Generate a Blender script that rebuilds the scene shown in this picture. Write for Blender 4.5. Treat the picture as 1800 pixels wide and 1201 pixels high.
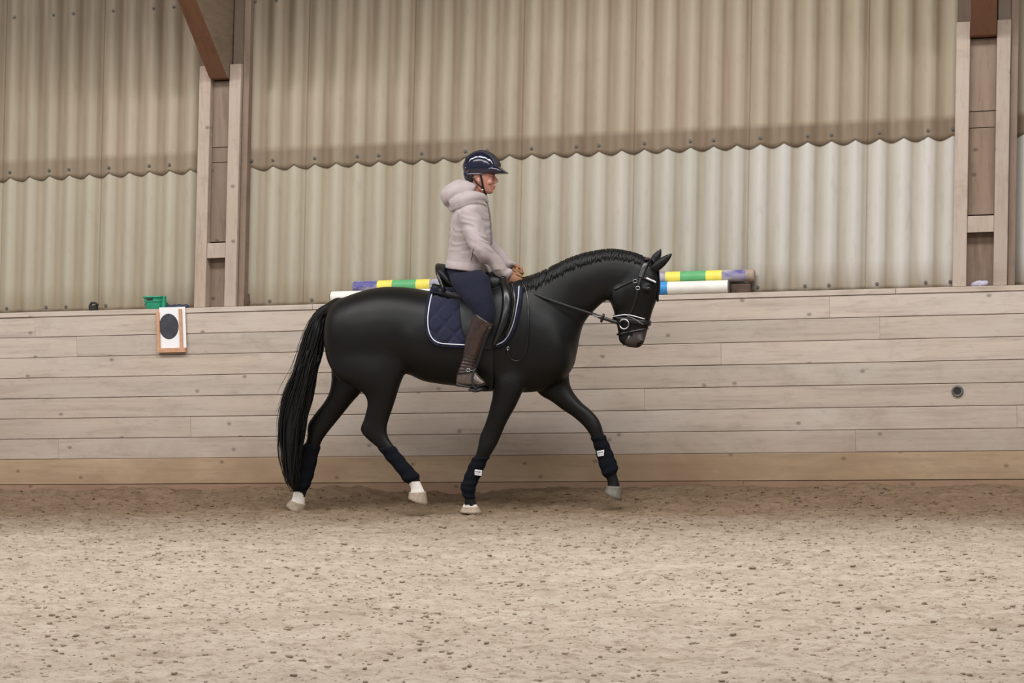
import bpy, bmesh, math, random
import numpy as np
from mathutils import Vector, Matrix
from mathutils.bvhtree import BVHTree

for o in list(bpy.data.objects):
    bpy.data.objects.remove(o)
scene = bpy.context.scene
COL = scene.collection
random.seed(7)
rng = np.random.default_rng(11)

# ------------------------------------------------------------------ camera
F_PX, CAM_H = 3500.0, 1.6
YAW = math.radians(13.52)
PITCH = math.atan(95.5 / F_PX)
ROLL = math.radians(1.66)
DIST = 15.26
CAM = Vector((DIST * math.sin(YAW), -DIST * math.cos(YAW), CAM_H))
_fh = Vector((-math.sin(YAW), math.cos(YAW), 0))
FWD = (_fh * math.cos(PITCH) - Vector((0, 0, 1)) * math.sin(PITCH)).normalized()
_r0 = Vector((math.cos(YAW), math.sin(YAW), 0))
_u0 = _r0.cross(FWD)
RGT = _r0 * math.cos(ROLL) - _u0 * math.sin(ROLL)
UPV = _u0 * math.cos(ROLL) + _r0 * math.sin(ROLL)
cam_data = bpy.data.cameras.new('camera')
cam_data.sensor_width = 36.0
cam_data.lens = F_PX * 36.0 / 1800.0
cam_data.clip_end = 200
cam = bpy.data.objects.new('camera', cam_data)
COL.objects.link(cam)
m3 = Matrix((RGT, UPV, -FWD)).transposed()
cam.matrix_world = Matrix.Translation(CAM) @ m3.to_4x4()
scene.camera = cam

# ------------------------------------------------------------------ world and light
world = bpy.data.worlds.new('world')
scene.world = world
world.use_nodes = True
bg = world.node_tree.nodes['Background']
bg.inputs['Color'].default_value = (0.93, 0.96, 1.0, 1)
bg.inputs['Strength'].default_value = 0.32


def area(name, loc, target, sx, sy, power, col=(1, 0.985, 0.97)):
    d = bpy.data.lights.new(name, 'AREA')
    d.shape = 'RECTANGLE'
    d.size, d.size_y, d.energy, d.color = sx, sy, power, col
    o = bpy.data.objects.new(name, d)
    COL.objects.link(o)
    o.location = loc
    dv = (Vector(target) - Vector(loc)).normalized()
    x = Vector((1, 0, 0))
    z = -dv
    y = z.cross(x).normalized()
    o.rotation_euler = Matrix((x, y, z)).transposed().to_euler()
    return o


# long translucent roof strips (daylight) on the near and far roof slopes
area('roof_light_strip_a', (-5.2, -4.2, 6.3), (-5.2, -3.4, 0), 7.6, 1.1, 520)
area('roof_light_strip_b', (3.6, -4.2, 6.3), (3.6, -3.4, 0), 8.8, 1.1, 640)
area('roof_light_strip_c', (0.0, -12.0, 7.2), (0, -8.0, 0), 20.0, 1.6, 900)

scene.view_settings.view_transform = 'Standard'
scene.view_settings.look = 'None'
scene.view_settings.exposure = -0.32
scene.view_settings.gamma = 1.0
scene.view_settings.use_curve_mapping = False


# ------------------------------------------------------------------ helpers
def W(px, py, y):
    """point on the vertical plane y = const (parallel to the wall) seen at pixel"""
    d = FWD * F_PX + RGT * (px - 900.0) - UPV * (py - 600.5)
    t = (y - CAM.y) / d.y
    return CAM + d * t


def empty(name, loc=(0, 0, 0), parent=None):
    o = bpy.data.objects.new(name, None)
    o.empty_display_size = 0.1
    COL.objects.link(o)
    o.location = loc
    if parent:
        o.parent = parent
        o.matrix_parent_inverse = Matrix.Translation(-Vector(parent.location))
    return o


def tag(o, label=None, cat=None, group=None, kind=None):
    if label: o['label'] = label
    if cat: o['category'] = cat
    if group: o['group'] = group
    if kind: o['kind'] = kind
    return o


def link(name, me, mats=None, parent=None, smooth=True):
    o = bpy.data.objects.new(name, me)
    COL.objects.link(o)
    if mats is not None:
        if not isinstance(mats, (list, tuple)): mats = [mats]
        if len(me.materials) == 0:
            for m in mats: me.materials.append(m)
    if smooth:
        me.polygons.foreach_set('use_smooth', [True] * len(me.polygons))
    if parent:
        o.parent = parent
        o.matrix_parent_inverse = Matrix.Translation(-parent_loc(parent))
    return o


def parent_loc(p):
    l = Vector(p.location)
    return l


class MB:
    def __init__(s):
        s.v, s.f, s.m = [], [], []

    def add(s, vf, mi=0):
        v, f = vf
        n = len(s.v)
        s.v += [tuple(p) for p in v]
        s.f += [tuple(i + n for i in q) for q in f]
        s.m += [mi] * len(f)
        return s

    def mesh(s, name):
        me = bpy.data.meshes.new(name)
        me.from_pydata(s.v, [], s.f)
        me.polygons.foreach_set('material_index', s.m)
        bm = bmesh.new(); bm.from_mesh(me)
        bmesh.ops.recalc_face_normals(bm, faces=bm.faces)
        bm.to_mesh(me); bm.free()
        me.update()
        return me

    def build(s, name, mats, parent=None, smooth=True, bevel=0, seg=2):
        me = s.mesh(name)
        if bevel:
            bm = bmesh.new(); bm.from_mesh(me)
            bmesh.ops.bevel(bm, geom=list(bm.edges), offset=bevel, segments=seg, affect='EDGES', profile=0.6)
            bm.to_mesh(me); bm.free()
        return link(name, me, mats, parent, smooth)


def box(x0, x1, y0, y1, z0, z1):
    v = [(x, y, z) for z in (z0, z1) for y in (y0, y1) for x in (x0, x1)]
    f = [(0, 2, 3, 1), (4, 5, 7, 6), (0, 1, 5, 4), (2, 6, 7, 3), (0, 4, 6, 2), (1, 3, 7, 5)]
    return v, f


def sgp(c, e):
    return math.copysign(abs(c) ** e, c)


def ringpts(c, a, b, e=1.0, n=20):
    c, a, b = Vector(c), Vector(a), Vector(b)
    return [c + a * sgp(math.cos(2 * math.pi * i / n), e) + b * sgp(math.sin(2 * math.pi * i / n), e) for i in range(n)]


def skin_rings(rings, closed_ends=True, loop=False):
    n = len(rings[0])
    v = [p for r in rings for p in r]
    f = []
    m = len(rings)
    for j in range(m if loop else m - 1):
        j2 = (j + 1) % m
        for i in range(n):
            i2 = (i + 1) % n
            f.append((j * n + i, j * n + i2, j2 * n + i2, j2 * n + i))
    if closed_ends and not loop:
        for j in (0, m - 1):
            c = sum((Vector(p) for p in rings[j]), Vector()) / n
            v.append(c)
            k = len(v) - 1
            for i in range(n):
                f.append((k, j * n + i, j * n + (i + 1) % n))
    return v, f


def smooth_list(rows, sub):
    """Catmull-Rom refine of a list of number tuples"""
    a = np.array(rows, float)
    out = []
    n = len(a)
    for i in range(n - 1):
        p0, p1, p2, p3 = a[max(i - 1, 0)], a[i], a[i + 1], a[min(i + 2, n - 1)]
        for k in range(sub):
            t = k / sub
            out.append(0.5 * ((2 * p1) + (-p0 + p2) * t + (2 * p0 - 5 * p1 + 4 * p2 - p3) * t * t + (-p0 + 3 * p1 - 3 * p2 + p3) * t ** 3))
    out.append(a[-1])
    return [tuple(r) for r in out]


def ploft(rows, y, e=0.92, sub=4, n=24, dy=None, grow=1.0):
    """rows: (x1,y1,x2,y2,halfwidth[,y offset]) pixel pairs of outline on plane y"""
    rows = [tuple(r) + (0.0,) * (6 - len(r)) for r in rows]
    rr = smooth_list(rows, sub)
    rings = []
    for (x1, y1, x2, y2, hw, oy) in rr:
        A, B = W(x1, y1, y + oy), W(x2, y2, y + oy)
        rings.append(ringpts((A + B) / 2, (A - B) / 2 * grow, (0, hw * grow, 0), e, n))
    return skin_rings(rings)


def frames(pts, ref=None):
    pts = [Vector(p) for p in pts]
    out = []
    n = len(pts)
    prev = Vector(ref) if ref is not None else None
    for i in range(n):
        t = (pts[min(i + 1, n - 1)] - pts[max(i - 1, 0)])
        if t.length < 1e-9: t = Vector((0, 0, 1))
        t.normalize()
        if prev is None:
            prev = Vector((0, 0, 1)) if abs(t.z) < 0.9 else Vector((1, 0, 0))
        b = (prev - t * prev.dot(t))
        if b.length < 1e-6: b = t.orthogonal()
        b.normalize()
        prev = b if ref is None else Vector(ref)
        out.append((pts[i], t, b, t.cross(b)))
    return out


def tube(pts, r, n=8, loop=False, ref=None, flat=1.0):
    """tube; r number or list; flat scales the second axis"""
    fr = frames(pts, ref)
    if not hasattr(r, '__len__'): r = [r] * len(fr)
    rings = [ringpts(p, b * rr, s * rr * flat, 1.0, n) for (p, t, b, s), rr in zip(fr, r)]
    return skin_rings(rings, True, loop)


def strap(pts, width, thick, normal=(0, -1, 0), loop=False, e=0.5):
    """flat strap: thickness along the normal"""
    pts = [Vector(p) for p in pts]
    n = len(pts)
    rings = []
    for i, p in enumerate(pts):
        if loop: t = pts[(i + 1) % n] - pts[i - 1]
        else: t = pts[min(i + 1, n - 1)] - pts[max(i - 1, 0)]
        t.normalize()
        nn = Vector(normal[i]) if isinstance(normal, list) else Vector(normal)
        nn = (nn - t * nn.dot(t))
        if nn.length < 1e-6: nn = t.orthogonal()
        nn.normalize()
        s = t.cross(nn)
        w = width[i] if hasattr(width, '__len__') else width
        rings.append(ringpts(p, s * w / 2, nn * thick / 2, e, 8))
    return skin_rings(rings, True, loop)


def spline(pts, sub=6):
    return [Vector(p) for p in smooth_list([tuple(p) for p in pts], sub)]


def ellipsoid(c, ax, ay, az, n=14, m=10):
    c, ax, ay, az = Vector(c), Vector(ax), Vector(ay), Vector(az)
    rings = []
    for j in range(1, m):
        th = math.pi * j / m
        rings.append([c + az * math.cos(th) + (ax * math.cos(2 * math.pi * i / n) + ay * math.sin(2 * math.pi * i / n)) * math.sin(th) for i in range(n)])
    v, f = skin_rings(rings, False)
    v.append(c + az); k = len(v) - 1
    for i in range(n): f.append((k, (i + 1) % n, i))
    v.append(c - az); k = len(v) - 1
    o = (m - 2) * n
    for i in range(n): f.append((k, o + i, o + (i + 1) % n))
    return v, f


def fuse(name, parts, voxel, smooth=3, mats=None, parent=None, disp=None, relax=None):
    """joins overlapping closed shapes into one continuous surface"""
    mb = MB()
    for p in parts: mb.add(p)
    me = mb.mesh(name + '_src')
    ob = bpy.data.objects.new(name + '_src', me)
    COL.objects.link(ob)
    md = ob.modifiers.new('r', 'REMESH'); md.mode = 'VOXEL'; md.voxel_size = voxel
    if smooth:
        ms = ob.modifiers.new('s', 'SMOOTH'); ms.iterations = smooth; ms.factor = 0.5
    dg = bpy.context.evaluated_depsgraph_get()
    dg.update()
    m2 = bpy.data.meshes.new_from_object(ob.evaluated_get(dg))
    bpy.data.objects.remove(ob)
    bpy.data.meshes.remove(me)
    m2.name = name
    if relax:
        it, wfun = relax
        n = len(m2.vertices)
        co = np.empty(n * 3); m2.vertices.foreach_get('co', co); co = co.reshape(-1, 3)
        ed = np.empty(len(m2.edges) * 2, dtype=np.int32); m2.edges.foreach_get('vertices', ed); ed = ed.reshape(-1, 2)
        deg = np.bincount(ed.ravel(), minlength=n).astype(float)
        w = 0.6 * wfun(co)[:, None]
        for _ in range(it):
            av = np.stack([(np.bincount(ed[:, 0], co[ed[:, 1], k], n) + np.bincount(ed[:, 1], co[ed[:, 0], k], n)) / deg for k in range(3)], -1)
            co = co + w * (av - co)
        m2.vertices.foreach_set('co', co.ravel()); m2.update()
    if disp:
        n = len(m2.vertices)
        co = np.empty(n * 3); m2.vertices.foreach_get('co', co); co = co.reshape(-1, 3)
        no = np.empty(n * 3); m2.vertices.foreach_get('normal', no); no = no.reshape(-1, 3)
        co = co + no * disp(co)[:, None]
        m2.vertices.foreach_set('co', co.ravel()); m2.update()
    return link(name, m2, mats, parent)


_perm = rng.random((64, 64, 64))


def vnoise(x, y, z=0.0):
    x, y, z = np.broadcast_arrays(np.asarray(x, float), np.asarray(y, float), np.asarray(z, float))
    xi, yi, zi = np.floor(x).astype(int), np.floor(y).astype(int), np.floor(z).astype(int)
    fx, fy, fz = x - xi, y - yi, z - zi
    fx, fy, fz = [t * t * (3 - 2 * t) for t in (fx, fy, fz)]
    r = 0
    for a in (0, 1):
        for b in (0, 1):
            for c in (0, 1):
                w = (fx if a else 1 - fx) * (fy if b else 1 - fy) * (fz if c else 1 - fz)
                r = r + w * _perm[(xi + a) % 64, (yi + b) % 64, (zi + c) % 64]
    return r * 2 - 1


# ------------------------------------------------------------------ materials
class NT:
    def __init__(s, name):
        s.mat = bpy.data.materials.new(name)
        s.mat.use_nodes = True
        s.nt = s.mat.node_tree
        s.p = s.nt.nodes['Principled BSDF']
        s.tc = s.nt.nodes.new('ShaderNodeTexCoord')

    def n(s, t, **k):
        nd = s.nt.nodes.new(t)
        for a, b in k.items(): setattr(nd, a, b)
        return nd

    def l(s, a, b): s.nt.links.new(a, b)

    def coords(s, scale=(1, 1, 1), out='Object'):
        m = s.n('ShaderNodeMapping')
        m.inputs['Scale'].default_value = scale
        s.l(s.tc.outputs[out], m.inputs['Vector'])
        return m.outputs['Vector']

    def noise(s, scale, detail=4, vec=None, rough=0.55, dist=0.0):
        nd = s.n('ShaderNodeTexNoise')
        nd.inputs['Scale'].default_value = scale
        nd.inputs['Detail'].default_value = detail
        nd.inputs['Roughness'].default_value = rough
        nd.inputs['Distortion'].default_value = dist
        s.l(vec if vec is not None else s.tc.outputs['Object'], nd.inputs['Vector'])
        return nd.outputs['Fac']

    def ramp(s, fac, stops):
        nd = s.n('ShaderNodeValToRGB')
        el = nd.color_ramp.elements
        while len(el) < len(stops): el.new(0.5)
        for e, (p, c) in zip(el, stops):
            e.position = p
            e.color = tuple(c) + (1,) if len(c) == 3 else c
        s.l(fac, nd.inputs['Fac'])
        return nd.outputs['Color']

    def mix(s, fac, a, b, mode='MIX'):
        nd = s.n('ShaderNodeMix', data_type='RGBA', blend_type=mode)
        for sock, v in ((nd.inputs[0], fac), (nd.inputs[6], a), (nd.inputs[7], b)):
            if hasattr(v, 'is_linked') or hasattr(v, 'links'): s.l(v, sock)
            elif isinstance(v, (int, float)): sock.default_value = v
            else: sock.default_value = tuple(v) + (1,)
        return nd.outputs[2]

    def math(s, op, a, b=0.0, clamp=False):
        nd = s.n('ShaderNodeMath', operation=op, use_clamp=clamp)
        for sock, v in ((nd.inputs[0], a), (nd.inputs[1], b)):
            if hasattr(v, 'links'): s.l(v, sock)
            else: sock.default_value = v
        return nd.outputs[0]

    def base(s, c):
        if hasattr(c, 'links'): s.l(c, s.p.inputs['Base Color'])
        else: s.p.inputs['Base Color'].default_value = tuple(c) + (1,)

    def bump(s, h, strength=0.3, dist=0.01):
        b = s.n('ShaderNodeBump')
        b.inputs['Strength'].default_value = strength
        b.inputs['Distance'].default_value = dist
        s.l(h, b.inputs['Height'])
        s.l(b.outputs['Normal'], s.p.inputs['Normal'])

    def set(s, **k):
        for a, b in k.items(): s.p.inputs[a.replace('_', ' ')].default_value = b
        return s


def plain(name, col, rough=0.6, var=0.15, scale=30, spec=0.5, metal=0.0, bump=0.0, coat=0.0, sheen=0.0):
    t = NT(name)
    nz = t.noise(scale, 4)
    dark = tuple(c * (1 - var) for c in col)
    lite = tuple(min(1, c * (1 + var)) for c in col)
    t.base(t.ramp(nz, [(0.3, dark), (0.7, lite)]))
    t.set(Roughness=rough, Metallic=metal, Coat_Weight=coat, Sheen_Weight=sheen)
    t.p.inputs['Specular IOR Level'].default_value = spec
    if bump: t.bump(nz, bump, 0.004)
    return t.mat


def srgb(r, g, b):
    f = lambda c: (c / 255 / 12.92) if c / 255 <= 0.04045 else ((c / 255 + 0.055) / 1.055) ** 2.4
    return (f(r), f(g), f(b))


def sand_mat(name, clod=False):
    t = NT(name)
    v = t.coords((0.55, 1, 1))
    n1 = t.noise(2.2, 5, v, 0.6)
    n2 = t.noise(26, 6, v, 0.7)
    n3 = t.noise(120, 3, v, 0.6)
    n4 = t.noise(9, 5, t.coords((0.42, 1, 1)), 0.65, 0.4)
    c = t.ramp(n1, [(0.3, srgb(170, 156, 140)), (0.7, srgb(186, 173, 158))])
    c = t.mix(t.ramp(n2, [(0.34, (0.8,) * 3), (0.5, (0, 0, 0))]), c, srgb(138, 120, 102))
    c = t.mix(t.ramp(n3, [(0.30, (0.5,) * 3), (0.42, (0, 0, 0))]), c, srgb(112, 96, 80))
    c = t.mix(t.ramp(n4, [(0.52, (0, 0, 0)), (0.70, (0.55,) * 3)]), c, srgb(134, 118, 102))
    c = t.mix(t.ramp(n4, [(0.30, (0.5,) * 3), (0.45, (0, 0, 0))]), c, srgb(196, 184, 170))
    # damp, trodden track along the kickboard, with the bank's shade painted in
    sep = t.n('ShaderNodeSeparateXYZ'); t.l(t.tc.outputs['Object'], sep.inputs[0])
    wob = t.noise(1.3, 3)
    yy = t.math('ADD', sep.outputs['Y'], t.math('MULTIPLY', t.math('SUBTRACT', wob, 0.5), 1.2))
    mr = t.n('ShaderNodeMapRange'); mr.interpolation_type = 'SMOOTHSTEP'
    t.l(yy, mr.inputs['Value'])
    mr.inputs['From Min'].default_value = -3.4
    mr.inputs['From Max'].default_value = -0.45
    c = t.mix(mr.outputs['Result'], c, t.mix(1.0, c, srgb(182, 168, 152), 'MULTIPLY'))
    if clod:
        at = t.n('ShaderNodeAttribute', attribute_name='tone')
        c = t.mix(1.0, c, at.outputs['Color'], 'MULTIPLY')
    t.base(c)
    t.set(Roughness=0.95)
    t.p.inputs['Specular IOR Level'].default_value = 0.15
    t.bump(t.math('ADD', t.math('MULTIPLY', n2, 1.0), t.math('MULTIPLY', n3, 0.4)), 0.7, 0.02)
    return t.mat


def plank_mat(name, tint, upright=False, splash=False):
    t = NT(name)
    info = t.n('ShaderNodeObjectInfo')
    off = t.n('ShaderNodeVectorMath', operation='MULTIPLY_ADD')
    cm = t.n('ShaderNodeCombineXYZ')
    t.l(t.math('MULTIPLY', info.outputs['Random'], 37.0), cm.inputs[0])
    t.l(t.math('MULTIPLY', info.outputs['Random'], 11.0), cm.inputs[2])
    t.l(t.tc.outputs['Object'], off.inputs[0]); off.inputs[1].default_value = (6, 1, 0.35) if upright else (0.35, 1, 6); t.l(cm.outputs[0], off.inputs[2])
    grain = t.noise(3.2, 6, off.outputs[0], 0.62, 0.6)
    off2 = t.n('ShaderNodeVectorMath', operation='MULTIPLY_ADD')
    t.l(t.tc.outputs['Object'], off2.inputs[0]); off2.inputs[1].default_value = (1, 1, 1.6); t.l(cm.outputs[0], off2.inputs[2])
    blot = t.noise(1.1, 4, off2.outputs[0], 0.6)
    a = tuple(c * 0.74 for c in tint)
    b = tuple(min(1, c * 1.10) for c in tint)
    c = t.ramp(grain, [(0.28, a), (0.50, tint), (0.75, b)])
    c = t.mix(t.ramp(blot, [(0.42, (0, 0, 0)), (0.66, (0.75,) * 3)]), c, tuple(x * y for x, y in zip(tint, (1.06, 1.12, 1.18))))
    c = t.mix(t.ramp(t.noise(2.3, 5, off2.outputs[0], 0.7), [(0.54, (0, 0, 0)), (0.72, (0.5,) * 3)]), c, tuple(x * y for x, y in zip(tint, (0.62, 0.60, 0.58))))
    off3 = t.n('ShaderNodeVectorMath', operation='MULTIPLY_ADD')
    t.l(t.tc.outputs['Object'], off3.inputs[0]); off3.inputs[1].default_value = (14, 1, 2.5) if upright else (2.5, 1, 14); t.l(cm.outputs[0], off3.inputs[2])
    c = t.mix(t.ramp(t.noise(2.2, 6, off3.outputs[0], 0.7, 0.3), [(0.54, (0, 0, 0)), (0.74, (0.55,) * 3)]), c, tuple(x * y for x, y in zip(tint, (0.56, 0.54, 0.53))))
    # per-board tone
    rv = t.ramp(info.outputs['Random'], [(0, (0.90, 0.89, 0.87)), (0.5, (1.0, 0.97, 0.94)), (1, (1.04, 1.04, 1.04))])
    c = t.mix(1.0, c, rv, 'MULTIPLY')
    if splash:   # dried mud thrown up on the lower boards
        sp = t.n('ShaderNodeSeparateXYZ'); t.l(t.tc.outputs['Object'], sp.inputs[0])
        hz = t.n('ShaderNodeMapRange'); t.l(sp.outputs['Z'], hz.inputs['Value'])
        hz.inputs['From Min'].default_value = 0.95; hz.inputs['From Max'].default_value = 0.0
        mud = t.noise(1.6, 6, t.coords((0.8, 1, 1.4)), 0.65, 0.3)
        mk = t.math('MULTIPLY', hz.outputs['Result'], t.math('MULTIPLY', t.math('SUBTRACT', mud, 0.28), 2.6, True), True)
        c = t.mix(mk, c, tuple(x * y for x, y in zip(tint, (0.66, 0.60, 0.54))))
    # knots
    vo = t.n('ShaderNodeTexVoronoi'); vo.inputs['Scale'].default_value = 2.6
    km = t.n('ShaderNodeVectorMath', operation='MULTIPLY_ADD')
    t.l(t.tc.outputs['Object'], km.inputs[0]); km.inputs[1].default_value = (0.75, 0.0, 1.0); t.l(cm.outputs[0], km.inputs[2])
    ks = t.n('ShaderNodeSeparateXYZ'); t.l(km.outputs[0], ks.inputs[0])
    kc = t.n('ShaderNodeCombineXYZ'); t.l(ks.outputs['X'], kc.inputs[0]); t.l(ks.outputs['Z'], kc.inputs[1])
    vo.voronoi_dimensions = '2D'
    t.l(kc.outputs[0], vo.inputs['Vector'])
    kn = t.ramp(vo.outputs['Distance'], [(0.015, (0.7,) * 3), (0.05, (0, 0, 0))])
    c = t.mix(kn, c, tuple(x * 0.30 for x in tint))
    t.base(c)
    t.set(Roughness=0.8)
    t.p.inputs['Specular IOR Level'].default_value = 0.25
    t.bump(grain, 0.25, 0.006)
    return t.mat


def sheet_mat(name, light, brown, seed=0.0, dirt=0.5):
    """weathered corrugated sheet: pale face, brown dirt runs in the valleys, blotches"""
    t = NT(name)
    sep = t.n('ShaderNodeSeparateXYZ'); t.l(t.tc.outputs['Object'], sep.inputs[0])
    ph = t.n('ShaderNodeAttribute', attribute_name='valley')
    info = t.n('ShaderNodeObjectInfo')
    cs = t.coords((6, 1, 0.55))
    run = t.noise(1.4, 5, cs, 0.6)
    blot = t.noise(0.55, 3, None, 0.55)
    fine = t.noise(18, 4, t.coords((1, 1, 0.35)), 0.6)
    c = t.ramp(blot, [(0.32, tuple(a * 0.9 for a in light)), (0.68, light)])
    pale = t.n('ShaderNodeAttribute', attribute_name='pale')
    c = t.mix(t.math('MULTIPLY', pale.outputs['Fac'], t.math('ADD', t.math('MULTIPLY', blot, 0.8), 0.55), True), c, srgb(196, 193, 188))
    wz = t.math('SUBTRACT', sep.outputs['Z'], 0.0)
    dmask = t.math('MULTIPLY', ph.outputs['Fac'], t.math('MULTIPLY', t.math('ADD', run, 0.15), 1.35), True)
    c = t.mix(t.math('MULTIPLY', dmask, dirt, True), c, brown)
    ed = t.n('ShaderNodeAttribute', attribute_name='shade_grime')
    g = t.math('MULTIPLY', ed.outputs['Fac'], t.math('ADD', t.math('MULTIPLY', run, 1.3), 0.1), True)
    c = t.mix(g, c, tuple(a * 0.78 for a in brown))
    stt = t.n('ShaderNodeAttribute', attribute_name='stain')
    c = t.mix(t.math('MULTIPLY', stt.outputs['Fac'], t.math('ADD', t.math('MULTIPLY', run, 0.9), 0.2), True), c, tuple(a * 0.42 for a in brown))
    c = t.mix(t.ramp(fine, [(0.55, (0, 0, 0)), (0.8, (0.25,) * 3)]), c, tuple(a * 0.8 for a in brown))
    c = t.mix(1.0, c, t.ramp(info.outputs['Random'], [(0, (0.93, 0.93, 0.90)), (1, (1.05, 1.04, 1.03))]), 'MULTIPLY')
    t.base(c)
    t.set(Roughness=0.62)
    t.p.inputs['Specular IOR Level'].default_value = 0.3
    t.bump(fine, 0.08, 0.004)
    return t.mat


def coat_mat():
    t = NT('horse_coat')
    big = t.noise(2.4, 3, None, 0.5)
    c = t.ramp(big, [(0.35, srgb(8, 8, 9)), (0.60, srgb(11, 10, 10)), (0.8, srgb(19, 15, 14))])
    t.base(c)
    t.set(Roughness=0.46)
    t.p.inputs['Specular IOR Level'].default_value = 0.30
    t.bump(t.noise(160, 2, t.coords((0.4, 1, 1))), 0.15, 0.002)
    return t.mat


M = {}
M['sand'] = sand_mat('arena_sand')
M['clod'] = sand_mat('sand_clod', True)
M['plank'] = plank_mat('weathered_plank', srgb(190, 177, 165), splash=True)
M['plank_low'] = plank_mat('yellowed_plank', srgb(184, 161, 135), splash=True)
M['plank_foot'] = plank_mat('reddish_foot_plank', srgb(170, 142, 120), splash=True)
M['post'] = plank_mat('post_wood', srgb(174, 158, 145), True)
M['post_dark'] = plank_mat('dark_post_wood', srgb(118, 102, 90), True)
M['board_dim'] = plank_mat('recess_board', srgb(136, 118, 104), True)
M['beam_red'] = plank_mat('reddish_beam', srgb(130, 94, 74), True)
M['beam_dust'] = plank_mat('dusty_beam', srgb(132, 116, 100))
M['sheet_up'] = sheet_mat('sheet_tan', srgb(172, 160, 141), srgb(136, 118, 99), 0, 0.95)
M['sheet_low_l'] = sheet_mat('sheet_greenish', srgb(178, 171, 154), srgb(146, 130, 108), 1, 0.7)
M['sheet_low_r'] = sheet_mat('sheet_white', srgb(222, 216, 208), srgb(176, 150, 118), 2, 0.95)
M['bolt'] = plain('bolt_steel', srgb(96, 94, 88), 0.5, 0.3, 60)
M['coat'] = coat_mat()
M['white_hair'] = plain('white_sock_hair', srgb(222, 216, 208), 0.8, 0.1, 60)
M['muzzle'] = plain('brown_muzzle', srgb(52, 44, 42), 0.6, 0.25, 40)
M['hoof'] = plain('pale_hoof', srgb(158, 142, 122), 0.6, 0.2, 40, bump=0.2)
M['hoof_dark'] = plain('grey_hoof', srgb(112, 106, 98), 0.55, 0.2, 40, bump=0.2)
M['hair'] = plain('black_horse_hair', srgb(13, 13, 14), 0.5, 0.3, 80, spec=0.35)
M['eye'] = plain('dark_eye', srgb(12, 9, 8), 0.08, 0.1, 10)
M['wrap'] = plain('navy_fleece_wrap', srgb(20, 22, 28), 0.95, 0.25, 150, spec=0.1, bump=0.4)
M['patch'] = plain('white_patch', srgb(225, 225, 228), 0.8, 0.05, 60)
M['print'] = plain('dark_print', srgb(60, 60, 68), 0.8, 0.2, 60)
M['leather'] = plain('black_leather', srgb(12, 12, 13), 0.34, 0.2, 60, coat=0.15)
M['leather_soft'] = plain('matte_leather', srgb(15, 16, 18), 0.45, 0.2, 60, spec=0.35)
M['boot'] = plain('brown_boot_leather', srgb(52, 38, 34), 0.30, 0.25, 30, coat=0.3)
M['boot_foot'] = plain('dusty_boot_foot', srgb(84, 72, 64), 0.28, 0.25, 30, coat=0.3)
M['steel'] = plain('polished_steel', srgb(190, 190, 192), 0.22, 0.05, 40, metal=1.0)
M['gunmetal'] = plain('dark_stirrup_metal', srgb(70, 70, 72), 0.35, 0.1, 40, metal=0.8)
M['crystal'] = plain('white_crystal', srgb(235, 235, 240), 0.2, 0.05, 200)
M['navy_pad'] = plain('navy_quilt', srgb(28, 31, 52), 0.85, 0.15, 200, spec=0.2, sheen=0.2)
M['navy_edge'] = plain('navy_binding', srgb(24, 27, 44), 0.8, 0.15, 200, spec=0.2)
M['piping'] = plain('white_piping', srgb(205, 208, 216), 0.7, 0.05, 100)
M['breeches'] = plain('navy_breeches', srgb(24, 27, 42), 0.85, 0.12, 60, spec=0.2, sheen=0.04, bump=0.1)
M['jacket'] = plain('grey_mauve_jacket', srgb(166, 154, 153), 0.85, 0.06, 25, spec=0.2, sheen=0.3, bump=0.25)
M['jacket_trim'] = plain('grey_zip', srgb(122, 112, 114), 0.6, 0.1, 60)
M['glove'] = plain('tan_glove', srgb(148, 106, 77), 0.7, 0.15, 60, bump=0.1)
M['glove_dark'] = plain('dark_glove_trim', srgb(52, 36, 30), 0.7, 0.2, 60)
M['skin'] = plain('skin', srgb(168, 116, 98), 0.5, 0.08, 40)
M['lip'] = plain('lip', srgb(160, 92, 86), 0.5, 0.08, 40)
M['brow'] = plain('brow_hair', srgb(52, 38, 32), 0.8, 0.2, 60)
M['eyewhite'] = plain('eye_white', srgb(225, 220, 214), 0.3, 0.02, 40)
M['hair_dark'] = plain('dark_brown_hair', srgb(30, 24, 24), 0.6, 0.3, 100)
M['helmet'] = plain('navy_gloss_helmet', srgb(22, 24, 44), 0.12, 0.1, 30, coat=0.6)
M['helmet_matte'] = plain('matte_helmet_centre', srgb(38, 38, 44), 0.7, 0.12, 200)
M['helmet_trim'] = plain('silver_trim', srgb(150, 150, 158), 0.3, 0.05, 50, metal=0.6)
M['paint_white'] = plain('worn_white_paint', srgb(226, 224, 216), 0.55, 0.07, 12)
M['paint_blue'] = plain('blue_paint', srgb(52, 140, 204), 0.5, 0.07, 12)
M['paint_yellow'] = plain('yellow_paint', srgb(230, 214, 92), 0.5, 0.07, 12)
M['paint_green'] = plain('green_paint', srgb(92, 166, 108), 0.5, 0.08, 12)


def worn_purple():
    t = NT('worn_purple_paint')
    n = t.noise(9, 5, t.coords((0.5, 1, 1)), 0.6)
    t.base(t.ramp(n, [(0.38, srgb(84, 80, 142)), (0.58, srgb(172, 165, 168))]))
    t.set(Roughness=0.6)
    return t.mat


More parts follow.
